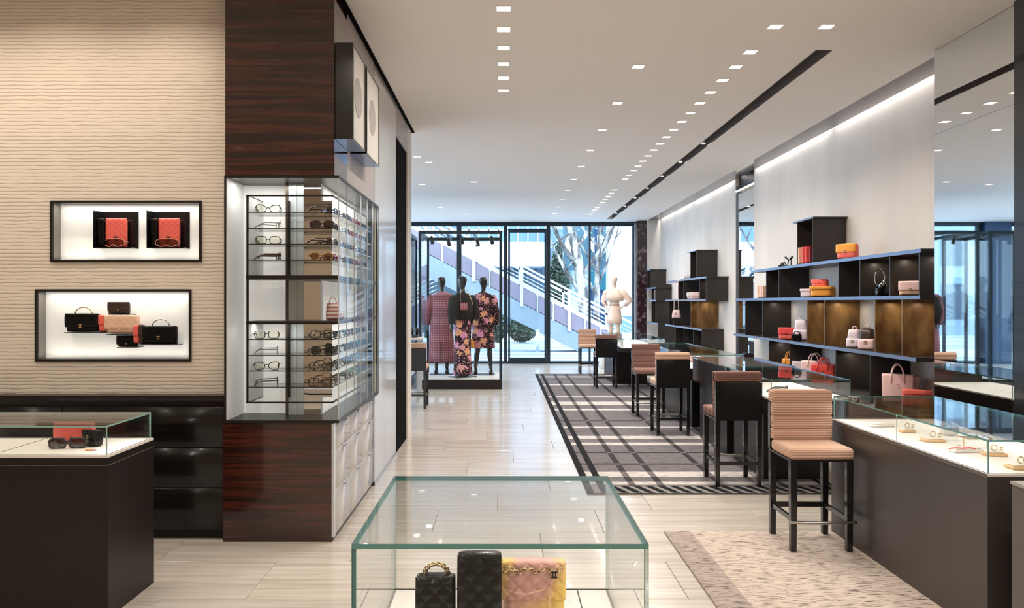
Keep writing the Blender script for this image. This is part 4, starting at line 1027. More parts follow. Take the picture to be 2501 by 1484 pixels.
put(flap_bag('small_box_bag', 'lilac quilted box bag on the lowest shelf seen through the showcase glass', .18, .2, .12, K_lil, amp=.002, clasp=True, mclasp=K_lil), on(1955, .66, .12), -30)
put(tote('tote_bag', 'orange bag with pointed handle on the lowest shelf left of the pink totes', .16, .2, .1, K_orange, hh=.12), on(1926, .66, .12), -30)
for k in range(4):
    put(flap_bag('wallet', f'blush wallet standing on edge, {ORD[k]} from the left at the left end of shelf two', .12, .17, .03, K_peach if k % 2 else K_pink, clasp=False, res=.3, amp=.001), (XF+.08, 11.15-k*.075, ZS[1]+.001), 0)
put(flap_bag('flap_bag', 'blush box bag in the upper row of the farther shelving', .2, .13, .12, K_pink, amp=.001), on(1699, ZS[1], .1), -35)
put(flap_bag('flap_bag', 'pale cream bag beside the blush box bag in the farther shelving', .14, .13, .12, K_lil, amp=.001), on(1688, ZS[1], .1), -35)
put(flap_bag('flap_bag', 'white shoe-shaped clutch on top of the farther shelving', .16, .09, .1, K_lil, amp=.001), on(1680, ZS[0], .1), -35)
hb_ = thing('long_strap_bag', 'pink bag hanging on long straps from the farther shelving', 'bag', (XF-.06, fy(1659), ZS[2]+.16))
obj('body', MB().pillow(.19, .17, .09, 14, 12, taper=.25), K_pink, hb_)
for sx in (-1, 1): obj('strap', MB().tube([(sx*.05, 0, .15), (sx*.035, 0, .5), (sx*.03, .02, .79)], .008, 6), K_pink, hb_)
obj('clasp', emblem(.016, .004).xf(Matrix.Translation((0, -.05, .09))), M_gold, hb_); hb_.rotation_euler = (0, 0, R(-30))
lgx = thing('small_box_sign', 'small lit perfume boxes on the farthest dark shelving', 'box', (XF+.1, 18.75, ZS[1]+.001)); obj('carton', MB().rbox(-.06, .06, -.05, .05, 0, .2, .004, 1), K_peach, lgx); obj('lid', MB().rbox(-.062, .062, -.052, .052, .2, .23, .004, 1), M_deck, lgx)

# ================================================================ MANNEQUINS
def skin_body(name, joints, edges, m, parent=None, sub=2):
    """joints: name -> (x,y,z,r1,r2)"""
    ks = list(joints); me = bpy.data.meshes.new(name)
    me.from_pydata([joints[k][:3] for k in ks], [(ks.index(a), ks.index(b)) for a, b in edges], [])
    o = bpy.data.objects.new(name, me); COL.objects.link(o)
    sk = o.modifiers.new('skin', 'SKIN'); sk.use_smooth_shade = True
    if not me.skin_vertices: me.skin_vertices.new() if hasattr(me.skin_vertices, 'new') else None
    for i, k in enumerate(ks):
        sv = me.skin_vertices[0].data[i]; sv.radius = joints[k][3:5]; sv.use_root = (k == 'pelvis')
    sb_ = o.modifiers.new('sub', 'SUBSURF'); sb_.levels = sub; sb_.render_levels = sub
    dg = bpy.context.evaluated_depsgraph_get(); ev = o.evaluated_get(dg)
    me2 = bpy.data.meshes.new_from_object(ev); me2.name = name
    o.modifiers.clear(); o.data = me2; me2.materials.clear(); me2.materials.append(m)
    for p in me2.polygons: p.use_smooth = True
    if parent is not None: o.parent = parent
    return o
def mannequin(label, loc, rz, mskin, arms, legs_, group=None, headturn=0, bases=True, s=1.0):
    """local: faces -Y, standing at z=0, 1.86 tall"""
    t = thing('mannequin', label, 'mannequin', loc, group=group); t.rotation_euler = (0, 0, R(rz)); t.scale = (s,)*3
    J = {'pelvis': (0, 0, 1.0, .13, .095), 'waist': (0, 0, 1.17, .10, .075), 'chest': (0, -.01, 1.38, .135, .095), 'neckb': (0, 0, 1.52, .06, .055), 'neck': (0, 0, 1.585, .040, .042),
         'jaw': (0, -.022, 1.66, .056, .072), 'face': (0, -.012, 1.765, .098, .118), 'crown': (0, .0, 1.862, .075, .095)}
    E = [('pelvis', 'waist'), ('waist', 'chest'), ('chest', 'neckb'), ('neckb', 'neck'), ('neck', 'jaw'), ('jaw', 'face'), ('face', 'crown')]
    for sd, sx in (('l', -1), ('r', 1)):
        sh_, el, wr_, hd_ = arms[sd]
        J[sd+'sh'] = (sx*.185, 0, 1.46, .055, .055); J[sd+'el'] = (*el, .038, .038); J[sd+'wr'] = (*wr_, .026, .022); J[sd+'hd'] = (*hd_, .036, .018)
        E += [('chest', sd+'sh'), (sd+'sh', sd+'el'), (sd+'el', sd+'wr'), (sd+'wr', sd+'hd')]
        H = Vector(hd_); d = (H-Vector(wr_)).normalized(); side = Vector((sx, 0, 0)).cross(d); side = side.normalized() if side.length > .1 else Vector((0, 1, 0))
        for q, (off, ln) in enumerate(((-.026, .062), (-.009, .075), (.009, .072), (.026, .055))):
            J[f'{sd}f{q}a'] = (*(H+side*off+d*.03), .010, .009); J[f'{sd}f{q}b'] = (*(H+side*off*1.1+d*(.03+ln)+Vector((-sx*.012, 0, 0))), .007, .007)
            E += [(sd+'hd', f'{sd}f{q}a'), (f'{sd}f{q}a', f'{sd}f{q}b')]
        J[sd+'t1'] = (*(H-side*.038+d*.0), .011, .010); J[sd+'t2'] = (*(H-side*.058+d*.035), .008, .008); E += [(sd+'hd', sd+'t1'), (sd+'t1', sd+'t2')]
        kn, an, to = legs_[sd]
        J[sd+'hip'] = (sx*.085, 0, .92, .092, .09); J[sd+'kn'] = (*kn, .058, .058); J[sd+'cf'] = (kn[0]*.5+an[0]*.5, kn[1]*.5+an[1]*.5+.015, kn[2]*.6+an[2]*.4, .055, .056); J[sd+'an'] = (*an, .034, .036); J[sd+'to'] = (*to, .036, .022)
        E += [('pelvis', sd+'hip'), (sd+'hip', sd+'kn'), (sd+'kn', sd+'cf'), (sd+'cf', sd+'an'), (sd+'an', sd+'to')]
    if headturn:
        for k in ('jaw', 'face', 'crown'):
            j = J[k]; v = Matrix.Rotation(R(headturn), 3, 'Z') @ Vector(j[:3]); J[k] = (*v, *j[3:])
    skin_body('body', J, E, mskin, t)
    if bases: obj('base_plate', MB().box(-.22, .22, -.16, .16, 0, .012), M_black, t)
    if bases: obj('support_rod', MB().tube([(.12, .06, .01), (.10, .04, .5)], .006, 8), M_steel, t)
    return t
def heel(t, x, y, rz=0):
    M = Matrix.Translation((x, y, .014)) @ Matrix.Rotation(R(rz), 4, 'Z')
    obj('shoe', MB().pillow(.08, .06, .23, 10, 8, y=-.03).box(-.012, .012, .055, .078, 0, .09).xf(M), M_fr_black, t)
ARM = dict(down={'l': (0, (-.235, .02, 1.18), (-.25, -.03, .93), (-.25, -.05, .86)), 'r': (0, (.235, .02, 1.18), (.25, -.03, .93), (.25, -.05, .86))})
LEG = {'l': ((-.095, -.01, .52), (-.10, .03, .12), (-.105, -.11, .04)), 'r': ((.095, -.01, .52), (.10, .03, .12), (.105, -.11, .04))}
FZ = .178
# 1: tweed coat, seen from behind (faces +Y -> rz 180)
a1 = {'l': ARM['down']['l'], 'r': ARM['down']['r']}
a1['r'] = (0, (.25, .02, 1.18), (.27, -.06, .95), (.27, -.09, .88)); a1['l'] = (0, (-.27, .05, 1.2), (-.21, -.12, 1.08), (-.16, -.16, 1.04))
m1 = mannequin('black mannequin in a long pink tweed coat seen from behind in the glass vitrine', (PX(1079, 15.5), 15.5, FZ), 180, M_mann, a1, LEG, 'mannequins in the glass vitrine', s=1.045)
coat = MB().loft([(0, 0, 1.545, .06, .06), (0, 0, 1.53, .12, .09), (0, 0, 1.49, .205, .115), (0, 0, 1.42, .225, .13), (0, 0, 1.25, .205, .13), (0, 0, 1.05, .205, .14), (0, 0, .75, .225, .15), (0, 0, .45, .24, .16), (0, 0, .235, .25, .17)], 36, .03, 8)
obj('coat', coat, M_tweed, m1)
obj('collar', MB().loft([(0, 0, 1.57, .07, .07), (0, .0, 1.555, .10, .085), (0, .01, 1.50, .19, .125), (0, .01, 1.492, .18, .12)], 24), M_pinkc if 'M_pinkc' in globals() else leather('rose_collar', S(190, 130, 138), .8, 0), m1)
for sd, sx in (('l', -1), ('r', 1)):
    _, el, wr_, hd_ = a1[sd]
    obj('sleeve', MB().tube([(sx*.17, 0, 1.49), (sx*.205, 0, 1.44), tuple(el), tuple(wr_)], [.05, .075, .066, .062], 14), M_tweed, m1)
obj('slit', MB().box(-.012, .012, .168, .172, .24, .62), leather('coat_lining', S(70, 34, 40), .7, 0), m1)
for x in (-.105, .105): heel(m1, x, .0)
# 2: black jacket, floral trousers, turned away to the left
a2 = {'l': (0, (-.25, .05, 1.2), (-.22, -.12, 1.02), (-.21, -.17, .96)), 'r': (0, (.26, .05, 1.2), (.24, .02, .98), (.24, .0, .91))}
m2 = mannequin('black mannequin in a black jacket and floral trousers, middle of three in the glass vitrine', (PX(1130, 14.85), 14.85, FZ), 215, M_mann, a2, {'l': ((-.06, -.01, .52), (-.06, .03, .12), (-.065, -.11, .04)), 'r': ((.06, -.01, .52), (.06, .03, .12), (.065, -.11, .04))}, 'mannequins in the glass vitrine', headturn=12, s=1.04)
M_fur = noisy('black_boucle', S(14, 14, 15), S(34, 32, 32), (1, 1, 1), 60, .9, bmp=.6)
obj('jacket', MB().loft([(0, 0, 1.545, .055, .055), (0, 0, 1.52, .12, .09), (0, 0, 1.48, .20, .12), (0, 0, 1.38, .225, .15), (0, 0, 1.2, .215, .155), (0, 0, 1.07, .21, .155), (0, 0, 1.055, .17, .12)], 28), M_fur, m2)
for sd, sx in (('l', -1), ('r', 1)):
    _, el, wr_, hd_ = a2[sd]
    obj('sleeve', MB().tube([(sx*.16, 0, 1.47), (sx*.2, 0, 1.42), tuple(el), tuple(wr_)], [.06, .085, .085, .06], 14), M_fur, m2)
obj('side_panel', MB().pillow(.16, .32, .06, 10, 10, x=.16, y=-.02, z=1.12), leather('salmon_knit', S(226, 150, 132), .8, 0), m2)
obj('trousers', MB().loft([(0, 0, 1.08, .13, .10), (0, 0, .95, .17, .12), (0, 0, .75, .165, .125), (0, 0, .45, .155, .13), (0, 0, .2, .17, .15), (0, 0, .05, .185, .17)], 28, .04, 5), M_floral, m2)
pk = thing('chain_pouch', 'small pink tweed pouch hanging by a gold chain on the back of the middle mannequin', 'bag', (PX(1133, 14.60), 14.60, PZ(757, 14.6)))
obj('body', MB().pillow(.15, .14, .06, 12, 10), M_tweed, pk)
obj('strap', MB().tube([(-.05, .02, .13), (-.075, .03, .25), (-.06, .06, .35), (0.0, .10, .40), (.06, .07, .36), (.13, .04, .22), (.17, .0, .10)], .006, 6), M_gold, pk)
for x in (-.065, .065): heel(m2, x, 0)
# 3: floral suit
LEG3 = {'l': ((-.11, -.01, .52), (-.15, .03, .12), (-.155, -.11, .04)), 'r': ((.10, -.01, .52), (.14, .03, .12), (.145, -.11, .04))}
a3 = {'l': (0, (-.25, .03, 1.2), (-.24, -.02, .95), (-.24, -.03, .88)), 'r': (0, (.25, .03, 1.2), (.25, -.01, .93), (.25, -.02, .86))}
m3 = mannequin('black mannequin in a floral jacket and skirt seen from behind in the glass vitrine', (PX(1180, 15.35), 15.35, FZ), 176, M_mann, a3, LEG3, 'mannequins in the glass vitrine', headturn=-20, s=1.04)
obj('jacket', MB().loft([(0, 0, 1.56, .06, .06), (0, 0, 1.53, .12, .09), (0, 0, 1.49, .20, .12), (0, 0, 1.40, .215, .13), (0, 0, 1.2, .19, .125), (0, 0, 1.0, .205, .145), (0, 0, .90, .21, .15)], 28), M_floral, m3)
obj('skirt', MB().loft([(0, 0, .92, .19, .135), (0, 0, .75, .21, .15), (0, 0, .5, .225, .16)], 28, .03, 6), M_floral, m3)
for sd, sx in (('l', -1), ('r', 1)):
    _, el, wr_, hd_ = a3[sd]
    obj('sleeve', MB().tube([(sx*.17, 0, 1.49), (sx*.2, 0, 1.44), tuple(el), tuple(wr_)], [.05, .068, .06, .055], 14), M_floral, m3)
for x in (-.15, .14): heel(m3, x, 0)
ob = put(flap_bag('vanity_case', 'orange box bag with a thin wire handle held by the rightmost vitrine mannequin', .165, .13, .12, K_orange, amp=.001, flapfrac=.45, clasp=False), (PX(1148, 15.2), 15.2, PZ(849, 15.2)), 0)
obj('bow', MB().pillow(.11, .05, .04, 8, 6, z=.12, y=-.02), K_orange, ob)
obj('handle', MB().tube([(-.06, 0, .13), (-.075, 0, .24), (0, 0, .34), (.075, 0, .24), (.06, 0, .13)], .004, 6), M_steel, ob)
# 4: cream mannequin near the window on a plinth
pl = thing('display_plinth', 'white plinth under the cream mannequin beside the far glass showcase', 'plinth', (2.72, 19.1, 0)); obj('block', MB().rbox(-.35, .35, -.3, .3, 0, .42, .01, 1), M_deck, pl)
a4 = {'l': (0, (-.33, .12, 1.22), (-.21, .0, 1.08), (-.185, -.05, 1.05)), 'r': (0, (.37, .12, 1.23), (.21, .0, 1.08), (.185, -.05, 1.05))}
m4 = mannequin('cream mannequin in a cropped jacket and belted dress by the window, hands on hips', (2.72, 19.1, .422), -28, M_mannw, a4, LEG, None, headturn=-30, s=.985, bases=False)
Kc = leather('champagne', S(226, 200, 184), .28, .3)
obj('jacket', MB().loft([(0, 0, 1.55, .06, .06), (0, 0, 1.53, .12, .09), (0, 0, 1.49, .20, .12), (0, 0, 1.36, .225, .15), (0, 0, 1.24, .235, .165), (0, 0, 1.235, .2, .14)], 24), Kc, m4)
obj('dress', MB().loft([(0, 0, 1.27, .14, .11), (0, 0, 1.15, .12, .10), (0, 0, .98, .165, .13), (0, 0, .78, .185, .145), (0, 0, .66, .19, .15)], 24), Kc, m4)
obj('belt', MB().loft([(0, 0, 1.15, .128, .108), (0, 0, 1.11, .132, .11)], 24), leather('sand', S(190, 150, 128), .3), m4)
for sd, sx in (('l', -1), ('r', 1)):
    _, el, wr_, hd_ = a4[sd]
    obj('sleeve', MB().tube([(sx*.16, 0, 1.49), (sx*.21, 0, 1.44), tuple(el), tuple(Vector(el)*.3+Vector(wr_)*.7)], [.06, .085, .08, .06], 12), Kc, m4)

# ================================================================ VITRINES
def vitrine(label, x0, x1, y0=14.34, y1=15.9, zt=2.92):
    t = thing('glass_vitrine', label, 'vitrine', ((x0+x1)/2, (y0+y1)/2, 0), world=True)
    obj('platform', MB().box(x0, x1, y0, y1, 0, .166), M_dark, t)
    obj('deck', MB().box(x0+.03, x1-.03, y0+.03, y1-.03, .166, .176), M_deck, t)
    for x in (x0, x1-.05):
        for y in (y0, y1-.05): obj('post', MB().box(x, x+.05, y, y+.05, .176, zt), M_mull, t)
    zz = zt-.06
    for y in (y0, y1-.05): obj('top_rail', MB().box(x0+.05, x1-.05, y, y+.05, zz, zt), M_mull, t)
    for x in (x0, x1-.05): obj('top_rail', MB().box(x, x+.05, y0+.05, y1-.05, zz, zt), M_mull, t)
    if x1-x0 > 1: 
        for f in (.33, .66): obj('cross_rail', MB().box(x0+(x1-x0)*f-.02, x0+(x1-x0)*f+.02, y0+.05, y1-.05, zz+.01, zt-.01), M_mull, t)
    obj('front_pane', MB().pane(x0+.05, x1-.05, y0+.02, y0+.03, .176, zz), [M_glass, M_edgelt], t)
    obj('back_pane', MB().pane(x0+.05, x1-.05, y1-.03, y1-.02, .176, zz), [M_glass, M_edgelt], t)
    obj('side_pane', MB().pane(x0+.02, x0+.03, y0+.05, y1-.05, .176, zz), [M_glass, M_edgelt], t)
    obj('side_pane', MB().pane(x1-.03, x1-.02, y0+.05, y1-.05, .176, zz), [M_glass, M_edgelt], t)
    n = 5 if x1-x0 > 1 else 1
    for k in range(n):
        xx = x0+.2+(x1-x0-.4)*k/max(1, n-1); yy = y0+.45+.5*(k % 2)
        sp = obj('spotlight', MB().tube([(xx, yy, zz), (xx, yy, zz-.06), (xx+.02, yy+.02, zz-.15)], [.02, .035, .035], 10), M_black, t)
    return t
vitrine('large glass vitrine with dark frame holding three mannequins', -1.57, -.03)
vitrine('narrow glass vitrine with dark frame seen left of the black wall panel', -2.26, -1.76)

# ================================================================ CEILING LIGHTS
def downlight(loc, lab, grp, w=.115, p=1.0, color=(1, .9, .78), round_=False):
    t = thing('ceiling_downlight', lab, 'ceiling light', loc, group=grp)
    h = w/2
    obj('trim_ring', MB().box(-h, h, -h, -h+.008, -.003, 0).box(-h, h, h-.008, h, -.003, 0).box(-h, -h+.008, -h+.008, h-.008, -.003, 0).box(h-.008, h, -h+.008, h-.008, -.003, 0), M_ceil, t)
    obj('diffuser', MB().box(-h+.008, h-.008, -h+.008, h-.008, -.0015, 0), mat('lamp_diffuser', S(240, 232, 220), .5, emit=(1, .93, .82, 1), es=1.6), t)
    area('lamp', (0, 0, -.006), w*.5, LAMP_W*p, color, t, spread=R(150))
    return t
proto_l = None
def dl(x, y, lab, grp, p=1.0, w=.115):
    global proto_l
    if proto_l is None or p != 1.0 or w != .115:
        o = downlight((x, y, CEIL-.001), lab, grp, w, p)
        if proto_l is None: proto_l = o
        return o
    return dup(proto_l, (x, y, CEIL-.001), None, lab, grp)
for k in range(6): dl(0, 5.56+.43*k, f'square downlight in the straight column above the aisle centre, {ORD[k]} from the near end', 'downlights in the centre column')
row = [5.93, 6.53] + [6.94+.42*k for k in range(16)] + [14.5+.45*k for k in range(10)]
for k, y in enumerate(row): dl(2.07, y, f'downlight in the long diagonal row left of the dark slot, {ORD[k]} from near end', 'downlights in the long right row')
dl(2.46, 5.93, 'ceiling downlight above the near end of the dark ceiling slot, top right', 'downlights in the long right row')
for k in range(10): dl(1.2, 6.93+1.27*k, f'ceiling downlight in the sparse middle row, {ORD[k]} from the near end', 'downlights in the middle row')
for k, (x, y) in enumerate(((-1.12, 11.67), (-1.25, 11.2), (-1.45, 13.85), (-.52, 13.57), (-1.4, 17.2), (-.9, 18.5))): dl(x, y, f'ceiling downlight in the loose group above the vitrines, {ORD[k]} from the near end', 'downlights above the vitrines')
for k, (x, y) in enumerate([(xx, yy) for yy in (-2.2, -.2, 1.8, 3.6) for xx in (-3.6, -1.2, 1.4, 3.2)]):
    dl(x, y, f'square downlight out of view above the camera, {ORD[k]} from the back wall', 'downlights behind the viewer', w=.12, p=1.7)
for k in range(5):
    o = downlight((-2.3-.75*k, 4.75, CEIL-.001), f'warm square downlight washing the combed plaster wall, {ORD[k]} from the wood column', 'wall washers', .12, WASH_W/LAMP_W, (1, .86, .70))
for k in range(7):   # spots inside the slot
    o = thing('slot_spotlight', f'small spotlight inside the dark ceiling slot, {ORD[k]} from the near end', 'spotlight', (2.67, 10.4+1.35*k, CEIL+.02), group='spotlights in the slot')
    obj('housing', MB().tube([(0, 0, .07), (0, 0, 0)], .035, 12), M_steel, o); obj('lens', MB().tube([(0, 0, -.001), (0, 0, -.004)], .028, 12), MATS['lamp_diffuser'], o)
    area('lamp', (0, 0, -.01), .04, 5, (1, .92, .82), o)
for k, (ya, yb_) in enumerate(((6.6, 9.4), (9.5, 12.4), (13.5, 16.4), (16.5, 19.8))):   # strips hidden above the gap beside the soffit
    o = thing('cove_strip', f'linear light hidden in the cove gap above the right wall, {ORD[k]} from the near end', 'strip light', (3.985, (ya+yb_)/2, CEIL+.10), group='cove strips on the right wall')
    obj('channel', MB().box(-.015, .015, -(yb_-ya)/2, (yb_-ya)/2, 0, .02), M_steel, o)
    area('lamp', (0, 0, -.004), .02, 15, (1, .95, .9), o, yb_-ya-.05)
# ================================================================ OUTSIDE
ex_g = struct('ground_outside', MB().box(-30, 40, 20.55, 80, -.25, -.02).box(-30, -6.75, -14, 20.55, -.25, -.02), M_pave)
def O(px, py, Y): return (PX(px, Y), PZ(py, Y))
# low steps
stp = thing('plaza_steps', 'low wide pale stone steps just outside the window', 'steps', (0, 22, 0), world=True)
for k in range(3): obj('step', MB().box(-9, 6, 21.2+k*.8, 23.6, -.02+.035*k, .015+.035*k), M_outwhite, stp)
# staircase
Ys = 24.0; TH = 2.4
stair = thing('outdoor_staircase', 'white metal staircase with glazed railing descending to the right outside the window', 'staircase', (0, Ys, 0), world=True)
ptA = O(930, 464, Ys); ptB = O(1545, 787, Ys)
sl = (ptB[1]-ptA[1])/(ptB[0]-ptA[0])
def zr(x): return ptA[1] + sl*(x-ptA[0])
px2m = Ys/F
x0, x1 = ptA[0]-3, ptB[0]
# soffit slab
d1, d2 = 94*px2m, 150*px2m
sx1 = O(1425, 862, Ys)[0]
obj('stringer', MB().prism([(x0, zr(x0)-d1), (sx1+.9, max(0.0, zr(sx1+.9)-d1)), (sx1, 0.0), (x0, zr(x0)-d1-(d2-d1)*1.25)], Ys, Ys+TH, 'Y'), M_concrete, stair)
def bar(x0_, x1_, off0, off1, y0_, y1_, nm='rail', m=M_outwhite):
    return obj(nm, MB().prism([(x0_, zr(x0_)-off0), (x1_, zr(x1_)-off0), (x1_, zr(x1_)-off1), (x0_, zr(x0_)-off1)], y0_, y1_, 'Y'), m, stair)
for yy in (Ys-.02, Ys+TH):
    bar(x0, x1, 0, .07, yy, yy+.06, 'handrail')
    for o_ in ((.20, .22), (.32, .34), (.44, .46)): bar(x0, x1, o_[0], o_[1], yy+.01, yy+.04, 'railing_bar')
    bar(x0, x1, .56, .66, yy, yy+.06, 'mid_rail')
n = 22
for k in range(n+1):
    x = x0+(x1-x0)*k/n
    if k % 3 == 0:
        obj('post', MB().box(x-.05, x+.05, Ys-.04, Ys+.05, max(0, zr(x)-d1-.12), zr(x)), M_outwhite, stair)
        obj('post', MB().box(x-.04, x+.04, Ys+TH, Ys+TH+.07, max(0, zr(x)-d1), zr(x)), M_outwhite, stair)
    else: obj('post', MB().box(x-.018, x+.018, Ys-.03, Ys+.03, max(0, zr(x)-d1-.05), zr(x)-.5), M_outwhite, stair)
    if k < n and x < sx1+1.2:
        xa, xb = x+.03, x0+(x1-x0)*(k+1)/n-.03
        bar(xa, xb, .68, d1+.02, Ys+.0, Ys+.02, 'side_panel', M_mauve)
for k in range(14):
    x = sx1-.6+k*.28; z = zr(x)-d1
    if z > 0: obj('tread', MB().box(x, x+.34, Ys+.1, Ys+TH-.1, z-.15, z-.02), M_outwhite, stair)
# second flight on the left
fl2 = thing('outdoor_stair_flight', 'second white stair flight rising to the right outside at the far left', 'staircase', (-4, 28.5, 0), world=True)
a = O(925, 722, 28.5); b = O(1066, 672, 28.5); a = (a[0]-1.5, a[1]-.8)
def seg(o0, o1, y0_, y1_, nm, m): obj(nm, MB().prism([(a[0], a[1]-o0), (b[0], b[1]-o0), (b[0], b[1]-o1), (a[0], a[1]-o1)], y0_, y1_, 'Y'), m, fl2)
seg(0, .09, 28.5, 28.58, 'handrail', M_outwhite)
for q in (.2, .35, .5): seg(q, q+.03, 28.51, 28.55, 'railing_bar', M_outwhite)
seg(.62, .74, 28.5, 28.58, 'mid_rail', M_outwhite); seg(.76, 1.5, 28.52, 28.56, 'side_panel', M_mauve); seg(1.5, 2.1, 28.5, 30.5, 'stringer', M_concrete)
# buildings
bd = thing('office_building', 'pale building with glazed upper storey across the street', 'building', (-2, 44, 0), world=True)
def bb(px0, py0, px1, py1, Y, dpt, nm, m, par):
    A = O(px0, py0, Y); B = O(px1, py1, Y); B = (B[0], -.02 if B[1] < .6 else B[1]); return obj(nm, MB().box(A[0], B[0], Y, Y+dpt, B[1], A[1]), m, par)
bb(600, 200, 1330, 590, 44, 8, 'glazed_storey', M_bluegrey, bd)
bb(600, 590, 1325, 650, 43.4, 9, 'parapet', M_outwhite, bd)
for k in range(15): bb(1000+k*24, 500, 1003+k*24, 590, 43.9, .1, 'window_mullion', M_outwhite, bd)
bb(1000, 560, 1335, 563, 43.9, .1, 'window_transom', M_outwhite, bd)
bb(600, 650, 1345, 802, 46, 6, 'lower_storey', mat('slate_storefront', S(70, 92, 108), .4), bd)  # lower storey in a darker blue-grey
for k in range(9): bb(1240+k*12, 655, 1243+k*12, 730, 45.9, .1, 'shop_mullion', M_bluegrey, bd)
b2 = thing('street_building', 'pale blue-grey building far behind the tree', 'building', (6, 55, 0), world=True)
bb(1335, 380, 1900, 793.5, 55, 8, 'facade', mat('pale_facade', S(182, 200, 214), .7), b2)
for i in range(7):
    for j in range(4): bb(1345+i*20, 560+j*45, 1358+i*20, 590+j*45, 54.9, .1, 'window', M_bluegrey, b2)
# turquoise sign kiosk
sg = thing('turquoise_sign', 'large turquoise glass sign with white emblem behind the staircase', 'sign', O(1430, 600, 33)[:1]+(33, 2), world=True)
bb(1375, 500, 1483, 660, 33.5, .15, 'upper_sheet', mat('deep_teal_glass', S(62, 100, 114), .2), sg)
bb(1443, 662, 1481, 708, 33.2, .2, 'bright_panel', M_teal, sg)
bb(1443, 708, 1478, 828, 33.3, .2, 'lower_panel', M_navy, sg)
bb(1452, 560, 1458, 662, 33.35, .1, 'strut', M_navy, sg)
A = O(1463, 598, 33.35); r_ = 20*33.35/F
obj('emblem', MB().prism([(A[0]+r_*1.05*math.cos(R(t_)), A[1]+r_*1.25*math.sin(R(t_))) for t_ in range(-80, 241, 16)] + [(A[0]-r_*.35, A[1]-r_*1.9)], 33.36, 33.42, 'Y'), M_outwhite, sg)
B = O(1464, 630, 33.35); obj('emblem_dot', MB().prism([(B[0]+.11*math.cos(R(t_)), B[1]+.11*math.sin(R(t_))) for t_ in range(0, 360, 20)], 33.36, 33.42, 'Y'), M_outwhite, sg)
C_ = O(1392, 600, 33.35); obj('emblem', MB().prism([(C_[0]+.22*math.cos(R(t_)), C_[1]+.5*math.sin(R(t_))) for t_ in range(0, 360, 20)], 33.36, 33.42, 'Y'), M_outwhite, sg)
# white wall slab
ww = thing('white_screen_wall', 'tall white wall slab outside at the right end of the window', 'wall', (4, 31, 0), world=True)
bb(1484, 400, 1640, 772, 30.5, .5, 'slab', M_outwhite, ww)
bb(1484, 772, 1640, 838, 30.6, .4, 'base', M_bluegrey, ww)
# trees
def tree(label, px, py0, Y, h, r0, lean, seed, nb=8):
    rnd = random.Random(seed); X, Z = O(px, py0, Y); Z = -.02
    t = thing('plane_tree', label, 'tree', (X, Y, Z))
    tr_ = MB().tube([(0, 0, 0), (lean*.15, 0, h*.25), (lean*.35, .1, h*.5), (lean*.7, 0, h*.75), (lean, 0, h)], [r0, r0*.85, r0*.7, r0*.5, r0*.3], 12)
    obj('trunk', tr_, M_bark, t)
    br_ = MB()
    for k in range(nb):
        f = .3+.65*k/nb; b0 = Vector((lean*f*.9, 0, h*f)); sgn = 1 if k % 2 else -1; L = h*rnd.uniform(.3, .55)
        d = Vector((sgn*rnd.uniform(.45, .9), rnd.uniform(-.3, .3), rnd.uniform(.6, 1.1))).normalized()
        p = [b0, b0+d*L*.4+Vector((0, 0, L*.05)), b0+d*L*.75+Vector((0, 0, L*.18)), b0+d*L+Vector((0, 0, L*.35))]
        br_.tube(p, [r0*.36, r0*.26, r0*.16, r0*.06], 7)
        for q in range(4):
            c = p[1+q % 3]; dd = Vector((rnd.uniform(-1, 1), rnd.uniform(-.4, .4), rnd.uniform(.3, 1))).normalized()*L*.4
            br_.tube([c, c+dd*.5+Vector((0, 0, .05)), c+dd], [r0*.12, r0*.08, r0*.03], 5)
    obj('branches', br_, M_bark, t)
    return t
tree('pale-barked tree with forked trunk right of the glass door outside', 1437, 790, 29.5, 6.5, .27, -1.1, 3)
tree('second slimmer trunk beside the forked tree outside', 1455, 780, 30.5, 6.0, .15, .25, 9)
tree('pale-barked tree outside at the far left of the window', 938, 800, 33, 7, .34, .3, 5)
tree('pale-barked tree outside behind the tweed coat mannequin', 1022, 780, 34, 7, .3, -.5, 6)
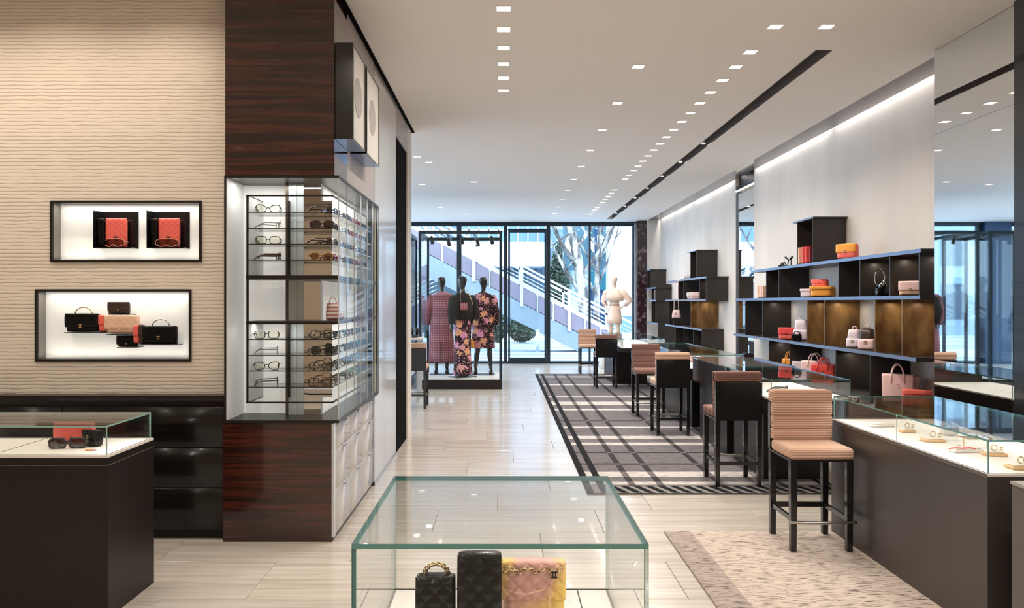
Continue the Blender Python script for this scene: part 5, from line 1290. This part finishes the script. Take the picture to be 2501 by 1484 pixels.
def bush(name, label, px0, py0, px1, py1, Y, n, seed, cat='bush'):
    rnd = random.Random(seed); A = O(px0, py0, Y); B = O(px1, py1, Y); c = Vector(((A[0]+B[0])/2, Y, (A[1]+B[1])/2)); rx, rz = (B[0]-A[0])/2, (A[1]-B[1])/2
    t = thing(name, label, cat, (c.x, Y, B[1])); m = MB()
    for k in range(n):
        u = Vector((rnd.gauss(0, 1), rnd.gauss(0, 1), rnd.gauss(0, 1))).normalized()*(rnd.random()**.33)
        p = Vector((u.x*rx, u.y*min(rx, 1), rz+u.z*rz)); s_ = .07+.06*rnd.random(); a_ = Vector((rnd.uniform(-1, 1), rnd.uniform(-1, 1), rnd.uniform(-1, 1))).normalized()*s_; b_ = a_.orthogonal().normalized()*s_*.5
        m.add([p-a_, p+b_, p+a_, p-b_], [(0, 1, 2, 3)])
    lf = obj('foliage', m, M_leaf, t); lf['kind'] = 'stuff'
    obj('stems', MB().tube([(0, 0, 0), (.05, 0, rz)], .05, 6).tube([(0, 0, 0), (-rx*.5, 0, rz)], .04, 6), M_bark, t)
bush('street_tree', 'green leafy street tree left of the turquoise sign', 1343, 590, 1392, 800, 38, 3200, 1, 'tree')
bush('hedge', 'dark low hedge under the staircase right of the vitrine', 1240, 772, 1312, 834, 31, 1500, 2, 'hedge')
bush('hedge', 'dark low hedge seen behind the vitrine mannequins', 1190, 760, 1238, 834, 31, 1200, 3, 'hedge')
bush('bush', 'dark shrubs beneath the second stair flight at the left', 1005, 800, 1100, 834, 32, 1300, 4)
bol = thing('bollard', 'slim white bollard post outside the glass door', 'bollard', (PX(1313, 24.0), 23.9, -.02)); obj('post', MB().tube([(0, 0, 0), (0, 0, .75)], .06, 12), M_outwhite, bol); obj('cap', MB().tube([(0, 0, .75), (0, 0, .78)], .07, 12), M_outwhite, bol)

b3 = thing('side_building', 'grey-blue building with dark windows across the street, seen in the big mirror', 'building', (-14, 42, 0), world=True)
obj('facade', MB().box(-24, -9.5, 38, 44, -.02, 14), mat('grey_blue_facade', S(120, 142, 160), .7), b3)
for i in range(7):
    for j in range(4): obj('window', MB().box(-23+i*1.9, -21.8+i*1.9, 37.94, 38.0, .8+j*2.6, 2.5+j*2.6), mat('dark_window_glass', S(40, 62, 82), .15), b3)
